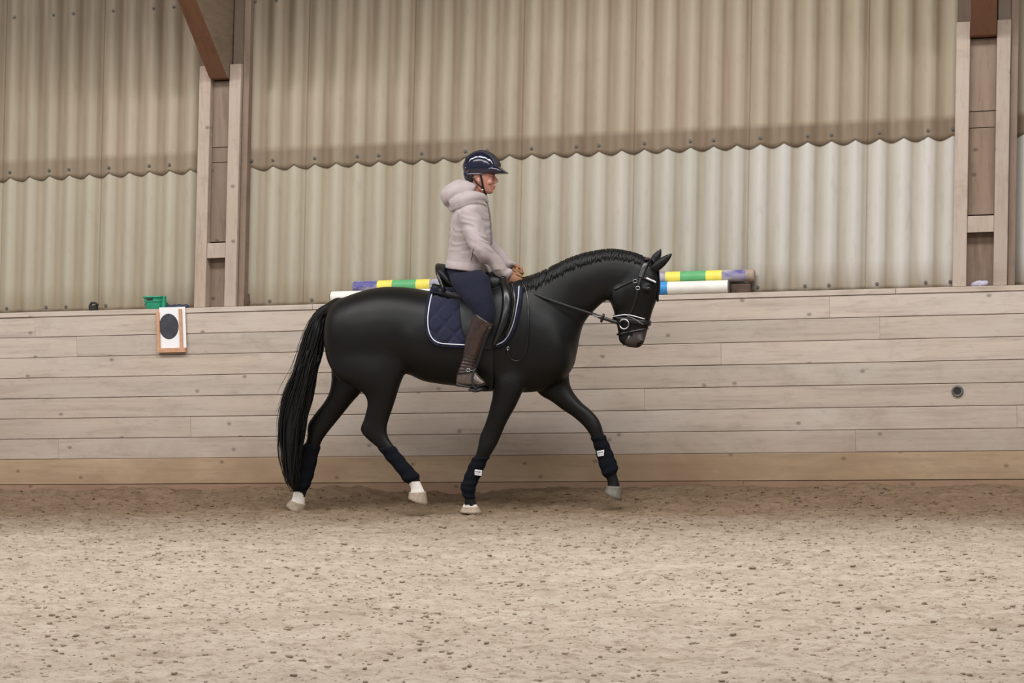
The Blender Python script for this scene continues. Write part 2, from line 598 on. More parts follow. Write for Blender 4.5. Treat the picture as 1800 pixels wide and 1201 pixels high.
M['paint_purple'] = worn_purple()
M['wood_bare'] = plain('bare_wood_end', srgb(150, 132, 118), 0.8, 0.2, 20)
M['dark_wood'] = plain('dark_stained_block', srgb(84, 66, 56), 0.85, 0.35, 12)
M['green_plastic'] = plain('green_plastic', srgb(42, 150, 116), 0.4, 0.12, 25)
M['black_plastic'] = plain('black_plastic', srgb(36, 34, 34), 0.6, 0.2, 25)
M['paper'] = plain('white_paper', srgb(236, 236, 238), 0.7, 0.02, 20)
M['disc'] = plain('black_disc_print', srgb(58, 60, 68), 0.55, 0.25, 16)
M['frame_wood'] = plain('orange_pine', srgb(196, 150, 118), 0.7, 0.15, 20)
M['roof'] = plain('roof_lining', srgb(110, 96, 80), 0.9, 0.1, 3)
M['cable'] = plain('navy_cloth', srgb(52, 54, 74), 0.8, 0.2, 20)
M['litter'] = plain('bluish_paper', srgb(176, 172, 190), 0.7, 0.15, 30)

# ------------------------------------------------------------------ floor of sand


def sand_height(x, y):
    h = 0.010 * vnoise(x * 1.3, y * 1.9, 3.1) + 0.012 * vnoise(x * 4.1, y * 5.3, 7.7)
    n1 = vnoise(x * 11, y * 14, 1.3)
    h = h + 0.015 * np.sign(n1) * np.abs(n1) ** 1.2
    n2 = vnoise(x * 27, y * 33, 9.2)
    h = h + 0.009 * n2
    # low bank thrown up against the boards, trodden track in front of it
    wob = 0.10 * vnoise(x * 1.7, 0.5, 2.2) + 0.05 * vnoise(x * 6, 0.2, 5.2)
    bank = np.clip((y + 0.55 + wob) / 0.5, 0, 1)
    h = h + 0.055 * bank * bank * (3 - 2 * bank) * (1 + 0.5 * vnoise(x * 3.1, y * 3, 4.4))
    track = np.exp(-((y + 0.95) / 0.42) ** 2)
    h = h - 0.030 * track * (0.8 + 0.5 * vnoise(x * 2.3, y * 3.0, 6.0))
    # hoof prints
    h = h - 0.025 * track * np.clip(vnoise(x * 5.5, y * 5.5, 12.0) - 0.15, 0, 1)
    return h


xs = np.concatenate([np.linspace(-14, -5.3, 20)[:-1], np.linspace(-5.3, 5.2, 700), np.linspace(5.2, 14, 20)[1:]])
ys = np.concatenate([np.linspace(-24, -7.3, 24)[:-1], np.linspace(-7.3, 0.05, 560)])
gx, gy = np.meshgrid(xs, ys)
gz = sand_height(gx, gy)
nv = gx.size
me = bpy.data.meshes.new('floor')
nx, ny = len(xs), len(ys)
idx = np.arange(nv).reshape(ny, nx)
quads = np.stack([idx[:-1, :-1], idx[:-1, 1:], idx[1:, 1:], idx[1:, :-1]], -1).reshape(-1, 4)
me.vertices.add(nv)
me.vertices.foreach_set('co', np.stack([gx, gy, gz], -1).ravel())
me.loops.add(quads.size)
me.loops.foreach_set('vertex_index', quads.ravel().astype(np.int32))
me.polygons.add(len(quads))
me.polygons.foreach_set('loop_start', np.arange(0, quads.size, 4, dtype=np.int32))
me.polygons.foreach_set('loop_total', np.full(len(quads), 4, dtype=np.int32))
me.update(calc_edges=True)
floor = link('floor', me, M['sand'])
tag(floor, 'pale sandy riding arena footing, darker along the kickboard track', kind='structure')

# loose clods lying on the sand: uncountable
bmc = bmesh.new(); bmesh.ops.create_icosphere(bmc, subdivisions=1, radius=1.0)
ico_v = np.array([v.co[:] for v in bmc.verts]); ico_f = np.array([[v.index for v in f.verts] for f in bmc.faces]); bmc.free()
NC = 14000
cx = rng.uniform(-5.0, 5.0, NC); cy = -7.2 + 7.1 * rng.random(NC) ** 0.9
sz = 0.003 + 0.010 * rng.random(NC) ** 3.5
cz = sand_height(cx, cy)
jit = 1 + 0.35 * (rng.random((NC, len(ico_v))) - 0.5)
sc = np.stack([rng.uniform(0.9, 1.9, NC), rng.uniform(0.8, 1.3, NC), rng.uniform(0.45, 0.8, NC)], -1)
vv = ico_v[None] * jit[..., None] * sc[:, None, :] * sz[:, None, None] + np.stack([cx, cy, cz + 0.25 * sz], -1)[:, None, :]
ff = (ico_f[None] + (np.arange(NC) * len(ico_v))[:, None, None]).reshape(-1, 3)
me = bpy.data.meshes.new('sand_clods')
me.from_pydata(vv.reshape(-1, 3).tolist(), [], ff.tolist())
tone = np.where(rng.random(NC) < 0.10, rng.uniform(0.6, 0.85, NC), rng.uniform(0.85, 1.05, NC))
ca = me.color_attributes.new('tone', 'FLOAT_COLOR', 'POINT')
tc = np.repeat(tone, len(ico_v))
ca.data.foreach_set('color', np.stack([tc, tc * 0.97, tc * 0.93, np.ones_like(tc)], -1).ravel())
clods = link('sand_clods', me, M['clod'])
tag(clods, 'loose light and dark crumbs scattered over the arena sand', 'sand crumbs', kind='stuff')

# ------------------------------------------------------------------ kickboard of planks
wall_low = empty('wall_lower', (0, 0, 0))
tag(wall_low, 'low kickboard of weathered horizontal planks along the arena', kind='structure')
XL, XR = -9.6, 8.4
zrow = [1.469 - 0.1657 * i for i in range(8)] + [0.103, -0.12]
jx = [W(p, 600, 0).x for p in (1460, 1547, 1267, 640, 1130, 330, 1500, 820, 1300)]
for i in range(len(zrow) - 1):
    z1, z0 = zrow[i] - 0.0017, zrow[i + 1] + 0.0017
    cuts = [XL]
    j = jx[i]
    while j - 6.4 > XL: j -= 6.4
    while j < XR:
        cuts.append(j); j += 6.4
    cuts.append(XR)
    for k in range(len(cuts) - 1):
        dy = random.uniform(-0.004, 0.004)
        mb0 = box(cuts[k] - 0.0002, cuts[k + 1] + 0.0002, dy + 0.0065, 0.03, zrow[i + 1] - 0.0002, zrow[i] + 0.0002)
        mb = MB().add(box(cuts[k] + 0.0004, cuts[k + 1] - 0.0004, dy, 0.05, z0 + random.uniform(0, 0.0015), z1 - random.uniform(0, 0.0015)))
        pk_ = mb.build('plank', M['plank_foot'] if i == 8 else M['plank_low'] if i == 7 else M['plank'], wall_low, False, bevel=0.002, seg=1)
        MB().add(mb0).build('plank_tongue', M['board_dim'], pk_, False)
# capping ledge
for a, b in ((XL, -1.6), (-1.598, 2.9), (2.902, XR)):
    MB().add(box(a, b, -0.012, 0.26, 1.4695, 1.509)).build('ledge_board', M['plank'], wall_low, False, bevel=0.003, seg=1)
MB().add(box(XL, XR, 0.052, 0.08, -0.1, 1.465)).build('backing', M['board_dim'], wall_low, False)

# drilled hole with a metal ring, right part of the kickboard
c = W(1683, 688, -0.004)
hole = empty('mounting_ring', c)
tag(hole, 'dark round ring socket set into the kickboard plank at right', 'ring')
rg = [c + Vector((math.cos(a) * 0.034, 0, math.sin(a) * 0.034)) for a in np.linspace(0, 2 * math.pi, 25)[:-1]]
MB().add(tube(rg, 0.009, 8, True, ref=(0, 1, 0))).build('ring_rim', M['bolt'], hole)
MB().add(tube([c + Vector((0, 0.002, 0)), c + Vector((0, -0.003, 0))], 0.03, 20)).build('ring_plug', M['black_plastic'], hole, False)

# ------------------------------------------------------------------ corrugated cladding
wall_up = empty('wall_upper', (0, 0, 1.5))
tag(wall_up, 'weathered corrugated sheet cladding above the kickboard', kind='structure')
PIT, AMP, YS = 0.177, 0.024, 0.205


def lean(x):
    # old frame racks slightly out of plumb, a little more towards the left end
    return 0.0515 - 0.0040 * x


X0 = W(21, 285, YS).x - lean(-4.2) * 1.2       # a bolted crest, sheets count from here
ZLAP = 2.605
bolt_me = None


def bolt_mesh():
    mb = MB()
    mb.add(tube([(0, 0, 0), (0, -0.004, 0)], 0.014, 10, ref=(0, 0, 1)))
    mb.add(tube([(0, -0.004, 0), (0, -0.014, 0)], [0.008, 0.007], 6, ref=(0, 0, 1)))
    return mb.mesh('bolt')


bolt_me = bolt_mesh()
bolt_me.materials.append(M['bolt'])


def make_sheet(x0, nw, z0, z1, row, mat, bolts):
    nx_ = nw * 14 + 1
    zs = [z0, z0 + 0.03, z0 + 0.09, z0 + 0.125, z0 + 0.15, z0 + 0.175] + list(np.linspace(z0 + 0.22, z1, 8))
    V, val, gr, pl, stn = [], [], [], [], []
    off = -0.010 if row == 'up' else 0.0
    for zi, z in enumerate(zs):
        for i in range(nx_):
            x = x0 + (i / 14.0) * PIT + (0.0)
            ph = math.cos(2 * math.pi * (x - X0) / PIT)
            zz = z
            if row == 'up' and zi <= 1: zz = z + (0.020 - 0.036 * abs(math.sin(math.pi * (x - X0) / PIT)) ** 0.85) * (1.0 if zi == 0 else 0.4)
            y = YS - AMP * ph + off
            V.append((x + lean(x) * (zz - 1.5), y, zz))
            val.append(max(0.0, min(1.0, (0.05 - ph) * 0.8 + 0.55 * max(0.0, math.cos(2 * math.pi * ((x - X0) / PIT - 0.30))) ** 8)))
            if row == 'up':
                gr.append(max(0, 1 - max(0, z - z0 - 0.125) / 0.05) * min(1.15, 0.8 + 0.07 * (x + 3)))  # lap band: shade of the doubled sheets painted in as darker colour
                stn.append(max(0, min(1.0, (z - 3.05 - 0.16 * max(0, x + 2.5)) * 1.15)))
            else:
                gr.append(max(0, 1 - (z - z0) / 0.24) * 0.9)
                stn.append(0.0)
            u = (x + 0.4) / 2.6
            pl.append(max(0.0, min(1.0, u)) if row == 'low' else 0.0)
    Fq = []
    for j in range(len(zs) - 1):
        for i in range(nx_ - 1):
            a = j * nx_ + i
            Fq.append((a, a + 1, a + nx_ + 1, a + nx_))
    me = bpy.data.meshes.new('corrugated_sheet')
    me.from_pydata(V, [], Fq)
    for nm, arr in (('valley', val), ('shade_grime', gr), ('pale', pl), ('stain', stn)):
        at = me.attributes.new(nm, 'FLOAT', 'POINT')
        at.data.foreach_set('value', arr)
    o = link('corrugated_sheet', me, mat, wall_up)
    sd = o.modifiers.new('thick', 'SOLIDIFY'); sd.thickness = 0.006; sd.offset = 1
    for (bw, bz) in bolts:
        x = X0 + bw * PIT
        b = bpy.data.objects.new('bolt', bolt_me); COL.objects.link(b)
        b.location = (x + lean(x) * (bz - 1.5), YS - AMP - 0.007 + off, bz)
        b.parent = o
        b.matrix_parent_inverse = Matrix.Translation(-Vector(wall_up.location)) @ Matrix.Identity(4)
        b.matrix_parent_inverse = o.matrix_world.inverted() if False else Matrix.Identity(4)
    return o


s0 = -3
for s in range(-5, 16):
    x0 = X0 + (s * 5 - 0.5) * PIT
    x1c = x0 + 2.5 * PIT
    offs = [0, 2, 4]  # crests two, two and one apart, repeating every five waves
    lowb = [(s * 5 + q, 2.665) for q in ()]
    low_mat = M['sheet_low_l']
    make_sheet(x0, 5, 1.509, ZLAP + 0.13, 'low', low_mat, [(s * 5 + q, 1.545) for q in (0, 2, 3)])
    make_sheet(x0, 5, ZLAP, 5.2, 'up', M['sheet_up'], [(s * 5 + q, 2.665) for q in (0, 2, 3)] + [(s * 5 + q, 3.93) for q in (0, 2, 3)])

# ------------------------------------------------------------------ timber columns with roof rib


def lean_box(x0, x1, y0, y1, z0, z1):
    v, f = box(x0, x1, y0, y1, z0, z1)
    xm = (x0 + x1) / 2
    return [(x + lean(xm) * (z - 1.5), y, z) for x, y, z in v], f


def column(name, px_l, px_r, py, label):
    """px: outer edges of the two front posts just above the ledge"""
    xa, xb = W(px_l, py, 0.06).x, W(px_r, py, 0.06).x
    t = empty(name, ((xa + xb) / 2, 0.1, 1.509))
    tag(t, label, kind='structure')
    wpost = 0.098
    zb = 1.5095
    for x0 in (xa, xb - wpost):
        MB().add(lean_box(x0, x0 + wpost, 0.055, 0.175, zb, 3.43)).build('post', M['post'], t, False, bevel=0.004, seg=1)
        MB().add(lean_box(x0 + 0.006, x0 + wpost + 0.012, 0.110, 0.172, 3.432, 5.2)).build('upper_post', M['post_dark'], t, False, bevel=0.004, seg=1)  # upper lengths toned darker than the posts below
    g0, g1 = xa + wpost + 0.001, xb - wpost - 0.001
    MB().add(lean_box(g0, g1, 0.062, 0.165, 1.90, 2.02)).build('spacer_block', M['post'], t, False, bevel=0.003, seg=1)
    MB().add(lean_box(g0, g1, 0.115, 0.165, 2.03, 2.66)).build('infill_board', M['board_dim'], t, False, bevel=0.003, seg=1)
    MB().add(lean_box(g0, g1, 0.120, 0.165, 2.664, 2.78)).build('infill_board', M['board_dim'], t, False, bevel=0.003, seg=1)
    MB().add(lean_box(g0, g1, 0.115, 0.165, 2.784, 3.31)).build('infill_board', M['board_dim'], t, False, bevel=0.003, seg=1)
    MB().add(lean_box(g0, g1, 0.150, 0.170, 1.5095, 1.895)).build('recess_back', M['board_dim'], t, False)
    # batten against the sheets on the right
    MB().add(lean_box(xb + 0.003, xb + 0.055, 0.095, 0.178, zb, 5.2)).build('batten', M['board_dim'], t, False, bevel=0.003, seg=1)
    # laminated roof rib rising into the hall from between the posts
    xm0, xm1 = g0 + 0.004, g1 - 0.004
    sh = lean((g0 + g1) / 2)
    prof = [(0.165, 3.315), (0.02, 3.325), (-0.75, 3.93), (-3.0, 5.6), (-3.0, 6.15), (-0.6, 4.55), (0.165, 4.15)]
    V, Fc = [], []
    n = len(prof)
    for x in (xm0, xm1):
        V += [(x + sh * (z - 1.5), y, z) for y, z in prof]
    Fc.append(tuple(range(n)))
    Fc.append(tuple(range(2 * n - 1, n - 1, -1)))
    for i in range(n):
        Fc.append((i, (i + 1) % n, n + (i + 1) % n, n + i))
    mb = MB()
    mb.v, mb.f = V, Fc
    mb.m = [1, 1] + [0] * n
    mb.build('roof_rib', [M['beam_red'], M['beam_dust']], t, False)
    return t


column('trim_1', 340.6, 414.0, 538, 'pair of pale timber posts with a roof rib, left bay')
column('trim_2', 1674.0, 1770.0, 502, 'pair of pale timber posts with a roof rib, right end')

# sloping roof lining over the hall (out of frame, closes the space above)
mb = MB()
mb.add(([(-14, 0.3, 5.2), (14, 0.3, 5.2), (14, -3.3, 6.3), (-14, -3.3, 6.3)], [(0, 1, 2, 3)]))
mb.add(([(-14, -5.2, 6.9), (14, -5.2, 6.9), (14, -10.8, 8.4), (-14, -10.8, 8.4)], [(0, 1, 2, 3)]))
roof = mb.build('ceiling', M['roof'], None, False)
tag(roof, 'sloping brown roof lining above the arena', kind='structure')
# ------------------------------------------------------------------ horse
HY = -0.95            # mid plane of horse and rider
horse = empty('horse', (W(800, 890, HY).x, HY, 0.0))
tag(horse, 'black horse with white socks trotting to the right under a rider', 'horse')

TORSO = [
    (577, 556, 575, 592, 0.08), (583, 541, 577, 622, 0.15), (596, 527, 586, 648, 0.21), (615, 517, 606, 668, 0.255), (645, 508, 640, 678, 0.28), (680, 503, 680, 668, 0.285),
    (715, 505, 714, 656, 0.28), (755, 511, 750, 671, 0.29), (800, 518, 795, 679, 0.30), (840, 514, 845, 685, 0.295),
    (880, 500, 885, 690, 0.27), (912, 489, 925, 691, 0.24), (945, 503, 955, 687, 0.235), (975, 535, 983, 672, 0.22),
    (998, 575, 1000, 658, 0.18), (1010, 602, 1008, 642, 0.11)]
NECK = [
    (880, 505, 965, 672, 0.20), (905, 490, 1000, 652, 0.21), (932, 486, 1013, 625, 0.18), (960, 475, 1018, 597, 0.145), (988, 461, 1025, 574, 0.122), (1015, 450, 1035, 559, 0.108),
    (1042, 443, 1046, 547, 0.098), (1072, 439, 1058, 534, 0.092), (1100, 442, 1068, 528, 0.092), (1124, 449, 1074, 524, 0.094), (1140, 458, 1080, 518, 0.092)]
HEAD = [
    (1128, 451, 1092, 474, 0.050), (1146, 459, 1076, 492, 0.085), (1157, 474, 1070, 508, 0.100), (1160, 490, 1069, 521, 0.110), (1158, 510, 1073, 532, 0.106),
    (1154, 528, 1077, 541, 0.092), (1147, 547, 1080, 552, 0.076), (1143, 562, 1082, 563, 0.064), (1139, 577, 1085, 575, 0.058), (1136, 588, 1087, 588, 0.057),
    (1133, 599, 1088, 598, 0.056), (1129, 607, 1094, 605, 0.046), (1121, 612, 1104, 610, 0.026)]
LEGS = {
    'A': (HY - 0.15, [(930, 590, 858, 590, 0.07, 0.03), (928, 640, 860, 640, 0.085, 0.02), (924, 675, 863, 670, 0.085), (915, 697, 866, 690, 0.080), (905, 717, 861, 718, 0.070), (891, 742, 853, 745, 0.058),
            (880, 767, 844, 766, 0.049), (872, 784, 840, 786, 0.050), (863, 799, 836, 799, 0.043), (855, 811, 829, 811, 0.034), (848, 828, 822, 826, 0.029), (840, 845, 815, 845, 0.030),
            (835, 857, 811, 854, 0.036), (833, 871, 814, 868, 0.031), (836, 882, 817, 880, 0.032), (840, 891, 813, 891, 0.036), (842, 896, 811, 896, 0.030)]),
    'B': (HY + 0.14, [(985, 590, 930, 600, 0.07, -0.02), (1000, 645, 932, 665, 0.085), (1003, 678, 946, 692, 0.080), (1020, 705, 968, 705, 0.070), (1037, 720, 990, 721, 0.058), (1050, 734, 1008, 733, 0.050),
            (1057, 748, 1027, 750, 0.048), (1061, 762, 1038, 766, 0.043), (1067, 776, 1044, 780, 0.034), (1074, 792, 1049, 797, 0.029), (1080, 807, 1053, 812, 0.030), (1085, 821, 1059, 831, 0.036),
            (1084, 833, 1066, 842, 0.030), (1088, 847, 1068, 851, 0.031), (1090, 857, 1067, 856, 0.036), (1090, 864, 1066, 862, 0.030)]),
    'C': (HY + 0.15, [(660, 570, 585, 575, 0.06, -0.03), (665, 620, 582, 610, 0.085), (655, 655, 582, 645, 0.09), (640, 684, 583, 676, 0.082), (617, 710, 573, 702, 0.066), (592, 741, 551, 731, 0.050),
            (578, 758, 541, 748, 0.048), (565, 777, 540, 770, 0.043), (558, 800, 531, 797, 0.034), (552, 828, 523, 830, 0.031), (546, 848, 517, 852, 0.036), (540, 862, 516, 864, 0.033),
            (536, 875, 514, 874, 0.030), (536, 886, 511, 882, 0.034), (535, 892, 510, 888, 0.030)]),
    'D': (HY - 0.16, [(680, 530, 600, 545, 0.05, 0.10), (705, 570, 582, 580, 0.10, 0.045), (717, 615, 577, 620, 0.122, 0.01), (713, 650, 588, 660, 0.12), (703, 676, 630, 683, 0.10), (694, 706, 646, 704, 0.072), (685, 732, 641, 734, 0.054),
            (680, 751, 634, 755, 0.049), (682, 768, 645, 771, 0.045), (694, 787, 668, 791, 0.035), (707, 803, 681, 808, 0.030), (722, 821, 697, 826, 0.030), (735, 836, 711, 845, 0.036), (739, 848, 721, 855, 0.032),
            (744, 859, 722, 863, 0.032), (747, 866, 720, 869, 0.036), (747, 871, 721, 874, 0.03)]),
}


def ear(y0, base, tip, wid):
    b, t = W(base[0], base[1], y0), W(tip[0], tip[1], y0)
    ax = (t - b)
    L = ax.length
    ax.normalize()
    side = ax.cross(Vector((0, 1, 0))).normalized()
    rings = []
    for k, (s, w) in enumerate(((0, 0.75), (0.2, 1.0), (0.45, 0.98), (0.7, 0.68), (0.88, 0.33), (1.0, 0.06))):
        rings.append(ringpts(b + ax * (L * s), side * wid * w, Vector((0, 0.024 * w, 0)), 1.0, 14))
    return skin_rings(rings)


parts = [ploft(TORSO, HY, 0.9), ploft(NECK, HY, 0.95), ploft(HEAD, HY, 0.88)]
for k, (ly, rows) in LEGS.items():
    parts.append(ploft(rows, ly, 0.95))
parts.append(ear(HY - 0.058, (1148, 474), (1184, 444), 0.036))
parts.append(ear(HY + 0.058, (1146, 466), (1163.5, 436), 0.034))
# dock of the tail, brow bones, cheek bones, nostril rims
parts.append(tube([W(600, 532, HY), W(585, 537, HY), W(568, 547, HY), W(556, 563, HY), W(549, 585, HY)], [0.06, 0.05, 0.04, 0.033, 0.026], 12))
for s in (-1, 1):
    e = W(1137, 508, HY + s * 0.095)
    parts.append(ellipsoid(e, (0.034, 0, 0.006), (0, 0.026, 0), (-0.004, 0, 0.026)))
    e = W(1092, 520, HY + s * 0.078)
    parts.append(ellipsoid(e, (0.075, 0, 0.01), (0, 0.032, 0), (0, 0, 0.09)))
    e = W(1126, 598, HY + s * 0.046)
    parts.append(ellipsoid(e, (0.022, 0, 0.01), (0, 0.018, 0), (-0.01, 0, 0.034)))
    # stifle fold and shoulder muscle
    parts.append(ellipsoid(W(958, 600, HY + s * 0.14), (0.12, 0, 0.08), (0, 0.085, 0), (-0.08, 0, 0.24)))
HXN = W(1075, 500, HY).x


def torso_w(c):
    s = lambda v, a, b: (lambda t: t * t * (3 - 2 * t))(np.clip((v - a) / (b - a), 0, 1))
    return s(c[:, 2], 0.70, 0.95) * (1 - s(c[:, 0], HXN - 0.12, HXN + 0.05))


body = fuse('body', parts, 0.0085, 6, [M['coat'], M['white_hair'], M['muzzle']], horse, relax=(45, torso_w),
            disp=lambda c: torso_w(c) * (0.006 * vnoise(c[:, 0] * 4.2, c[:, 1] * 3, c[:, 2] * 4.2) + 0.0025 * vnoise(c[:, 0] * 11, c[:, 1] * 6, c[:, 2] * 8)))
bm_me = body.data


def mark(me, mi, pts, rad):
    P = np.array([p[:] for p in pts]); R = np.array(rad)
    n = len(me.polygons)
    c = np.empty(n * 3); me.polygons.foreach_get('center', c); c = c.reshape(-1, 3)
    mi_arr = np.empty(n, dtype=np.int32); me.polygons.foreach_get('material_index', mi_arr)
    for p, r in zip(P, R):
        d = np.linalg.norm((c - p) * np.array([1, 0.7, 1]), axis=1)
        mi_arr[d < r] = mi
    me.polygons.foreach_set('material_index', mi_arr)


yA, yB, yC, yD = (LEGS[k][0] for k in 'ABCD')
mark(bm_me, 1, [W(826, 896, yA), W(816, 895, yA), W(836, 896, yA)], [0.042, 0.04, 0.04])
mark(bm_me, 1, [W(525, 882, yC), W(525, 890, yC), W(525, 872, yC)], [0.06, 0.06, 0.045])
mark(bm_me, 1, [W(731, 858, yD), W(734, 868, yD)], [0.055, 0.055])
mark(bm_me, 2, [W(1126, 590, HY), W(1112, 600, HY)], [0.062, 0.055])
BVH = BVHTree.FromPolygons([v.co.copy() for v in bm_me.vertices], [tuple(p.vertices) for p in bm_me.polygons])


def on_body(px, py, off=0.004, plane=HY - 0.25, fallback=HY, bvh=None):
    """point on the near flank behind a pixel's (x, z)"""
    p = W(px, py, plane)
    for _ in range(3):
        h = (bvh or BVH).ray_cast(Vector((p.x, HY - 1.0, p.z)), Vector((0, 1, 0)))
        if h[0] is None: return W(px, py, fallback), Vector((0, -1, 0))
        p = W(px, py, h[0].y)
    return h[0] + h[1] * off, h[1]


def mirror(p):
    return Vector((p[0], 2 * HY - p[1], p[2]))


def mir(vf):
    v, f = vf
    return [mirror(p) for p in v], [tuple(reversed(q)) for q in f]


def pair(vf, name, mat, parent, far=True):
    MB().add(vf).build(name, mat, parent)
    if far: MB().add(mir(vf)).build(name, mat, parent)


# hooves


def hoof(ly, cor, sole, mat, lift=0.0):
    """cor, sole: (front x,y, back x,y) in pixels"""
    rings = []
    for t in (-0.12, 0.0, 0.35, 0.7, 0.97, 1.0):
        q = [a + (b - a) * t for a, b in zip(cor, sole)]
        A, B = W(q[0], q[1], ly), W(q[2], q[3], ly)
        k = 0.9 if t == 1.0 else 1.0
        hw = 0.040 + 0.018 * max(t, 0)
        rings.append(ringpts((A + B) / 2, (A - B) / 2 * k, (0, hw * k, 0), 0.9, 18))
    return MB().add(skin_rings(rings)).build('hoof', mat, horse)


hoof(yA, (841, 892, 812, 892), (847, 902, 808, 901), M['hoof'])
hoof(yB, (1092, 858, 1066, 855), (1093, 881, 1062, 866), M['hoof_dark'])
hoof(yC, (537, 889, 510, 880), (532, 908, 503, 888), M['hoof'])
hoof(yD, (749, 867, 719, 867), (752, 889, 718, 876), M['hoof'])
# eyes
for s in (-1, 1):
    c = W(1139, 508, HY + s * 0.116)
    MB().add(ellipsoid(c, (0.019, 0, 0.004), (0, 0.011, 0), (-0.002, 0, 0.015))).build('eye', M['eye'], horse)
for s in (-1, 1):
    c = W(1128, 600, HY + s * 0.0575)
    MB().add(ellipsoid(c, (0.011, 0, 0.004), (0, 0.008, 0), (-0.008, 0, 0.017))).build('nostril', M['eye'], horse)
p0, n0 = on_body(1096, 607, 0.001); p1, n1 = on_body(1105, 594, 0.001); p2, n2 = on_body(1107, 590, 0.001)
MB().add(tube([p0, (p0 + p1) / 2, p1, p2], [0.007, 0.007, 0.005, 0.002], 6)).build('pale_lip_mark', M['helmet_trim'], horse)

# mane lying on the near side of the crest
mb = MB()
crest = smooth_list([(r[0], r[1]) for r in NECK[1:]], 24)
for i in range(560):
    t = rng.random() ** 1.0
    k = t * (len(crest) - 1)
    a = crest[int(k)]
    px, py = a[0] + rng.normal(0, 1.2), a[1] - 1.0
    ln = (26 - 15 * t) * rng.uniform(0.7, 1.2)
    drift = rng.normal(-3, 3) - 3 * (1 - t)
    top = W(px, py, HY + rng.uniform(-0.012, 0.02))
    pts = [top + Vector((0, 0, 0.001))]
    for s in (0.2, 0.45, 0.7, 1.0):
        q, nn = on_body(px + drift * s + 1.2 * math.sin(i + 4 * s), py + ln * s + 2.5, 0.003 + 0.005 * rng.random(), fallback=HY - 0.02)
        pts.append(q)
    mb.add(tube(pts, [0.004, 0.005, 0.0045, 0.0035, 0.001], 4))
mb.build('mane', M['hair'], horse)
# forelock
mb = MB()
for i in range(50):
    s = rng.uniform(-1, 1)
    pts = [W(1150 + rng.normal(0, 2), 459, HY + s * 0.03), W(1156, 470, HY + s * 0.035), W(1158.5, 488, HY + s * 0.03), W(1158 + rng.normal(0, 1), 506, HY + s * 0.025),
           W(1155.5 + rng.normal(0, 1), 524 + rng.uniform(-8, 8), HY + s * 0.02)]
    mb.add(tube(spline(pts, 3), [0.005] * 11 + [0.003, 0.001], 4))
mb.build('forelock', M['hair'], horse)
# tail
TAIL = [(597, 528, 590, 548), (580, 533, 583, 552), (566, 540, 573, 562), (552, 555, 570, 590), (538, 585, 566, 616), (526, 622, 558, 645), (516, 658, 552, 676), (504, 690, 545, 706),
        (495, 725, 537, 738), (493, 765, 529, 780), (496, 805, 524, 816), (503, 838, 521, 842), (513, 860, 520, 860)]
TY = HY + 0.03
core = []
for (a, b, c, d) in smooth_list(TAIL[:-1], 4):
    core.append((a + 0.12 * (c - a), b + 0.12 * (d - b), c - 0.08 * (c - a), d - 0.08 * (d - b), 0.05))
mb = MB()
cr = []
for (x1, y1, x2, y2, hw) in core:
    A, B = W(x1, y1, TY), W(x2, y2, TY)
    cr.append(ringpts((A + B) / 2, (A - B) / 2, (0, min(0.06, 0.35 * (A - B).length + 0.01), 0), 1.0, 16))
mb.add(skin_rings(cr))
tl = smooth_list(TAIL, 6)
for i in range(330):
    s = rng.random(); d = rng.uniform(-1, 1)
    st = int(rng.random() ** 1.3 * 34)
    en = int(min(len(tl) - 1, st + rng.integers(28, 60)))
    dev = rng.normal(0, 1.2)
    stray = rng.random() < 0.16
    pts = []
    for k in range(st, en + 1, 3):
        x1, y1, x2, y2 = tl[k]
        u = (k - st) / max(1, en - st)
        q = s + (0.10 * dev * u if not stray else -0.42 * u * u * (0.8 if s < 0.6 else 0.1))
        if not stray: q = min(1.02, max(-0.02, q))
        p = W(x1 + q * (x2 - x1) + 1.5 * math.sin(k * 0.35 + i), y1 + q * (y2 - y1), TY)
        wd = math.sqrt(max(0.05, 1 - (2 * min(1, max(0, s)) - 1) ** 2))
        p.y += d * wd * min(0.075, 0.025 + 0.0018 * k)
        pts.append(p)
    if len(pts) > 3:
        rr = [0.0055] * len(pts); rr[-1] = 0.0008; rr[-2] = 0.003
        if stray: rr = [x * 0.3 for x in rr]
        mb.add(tube(pts, rr, 4))
mb.build('tail', M['hair'], horse)

# ------------------------------------------------------------------ leg wraps


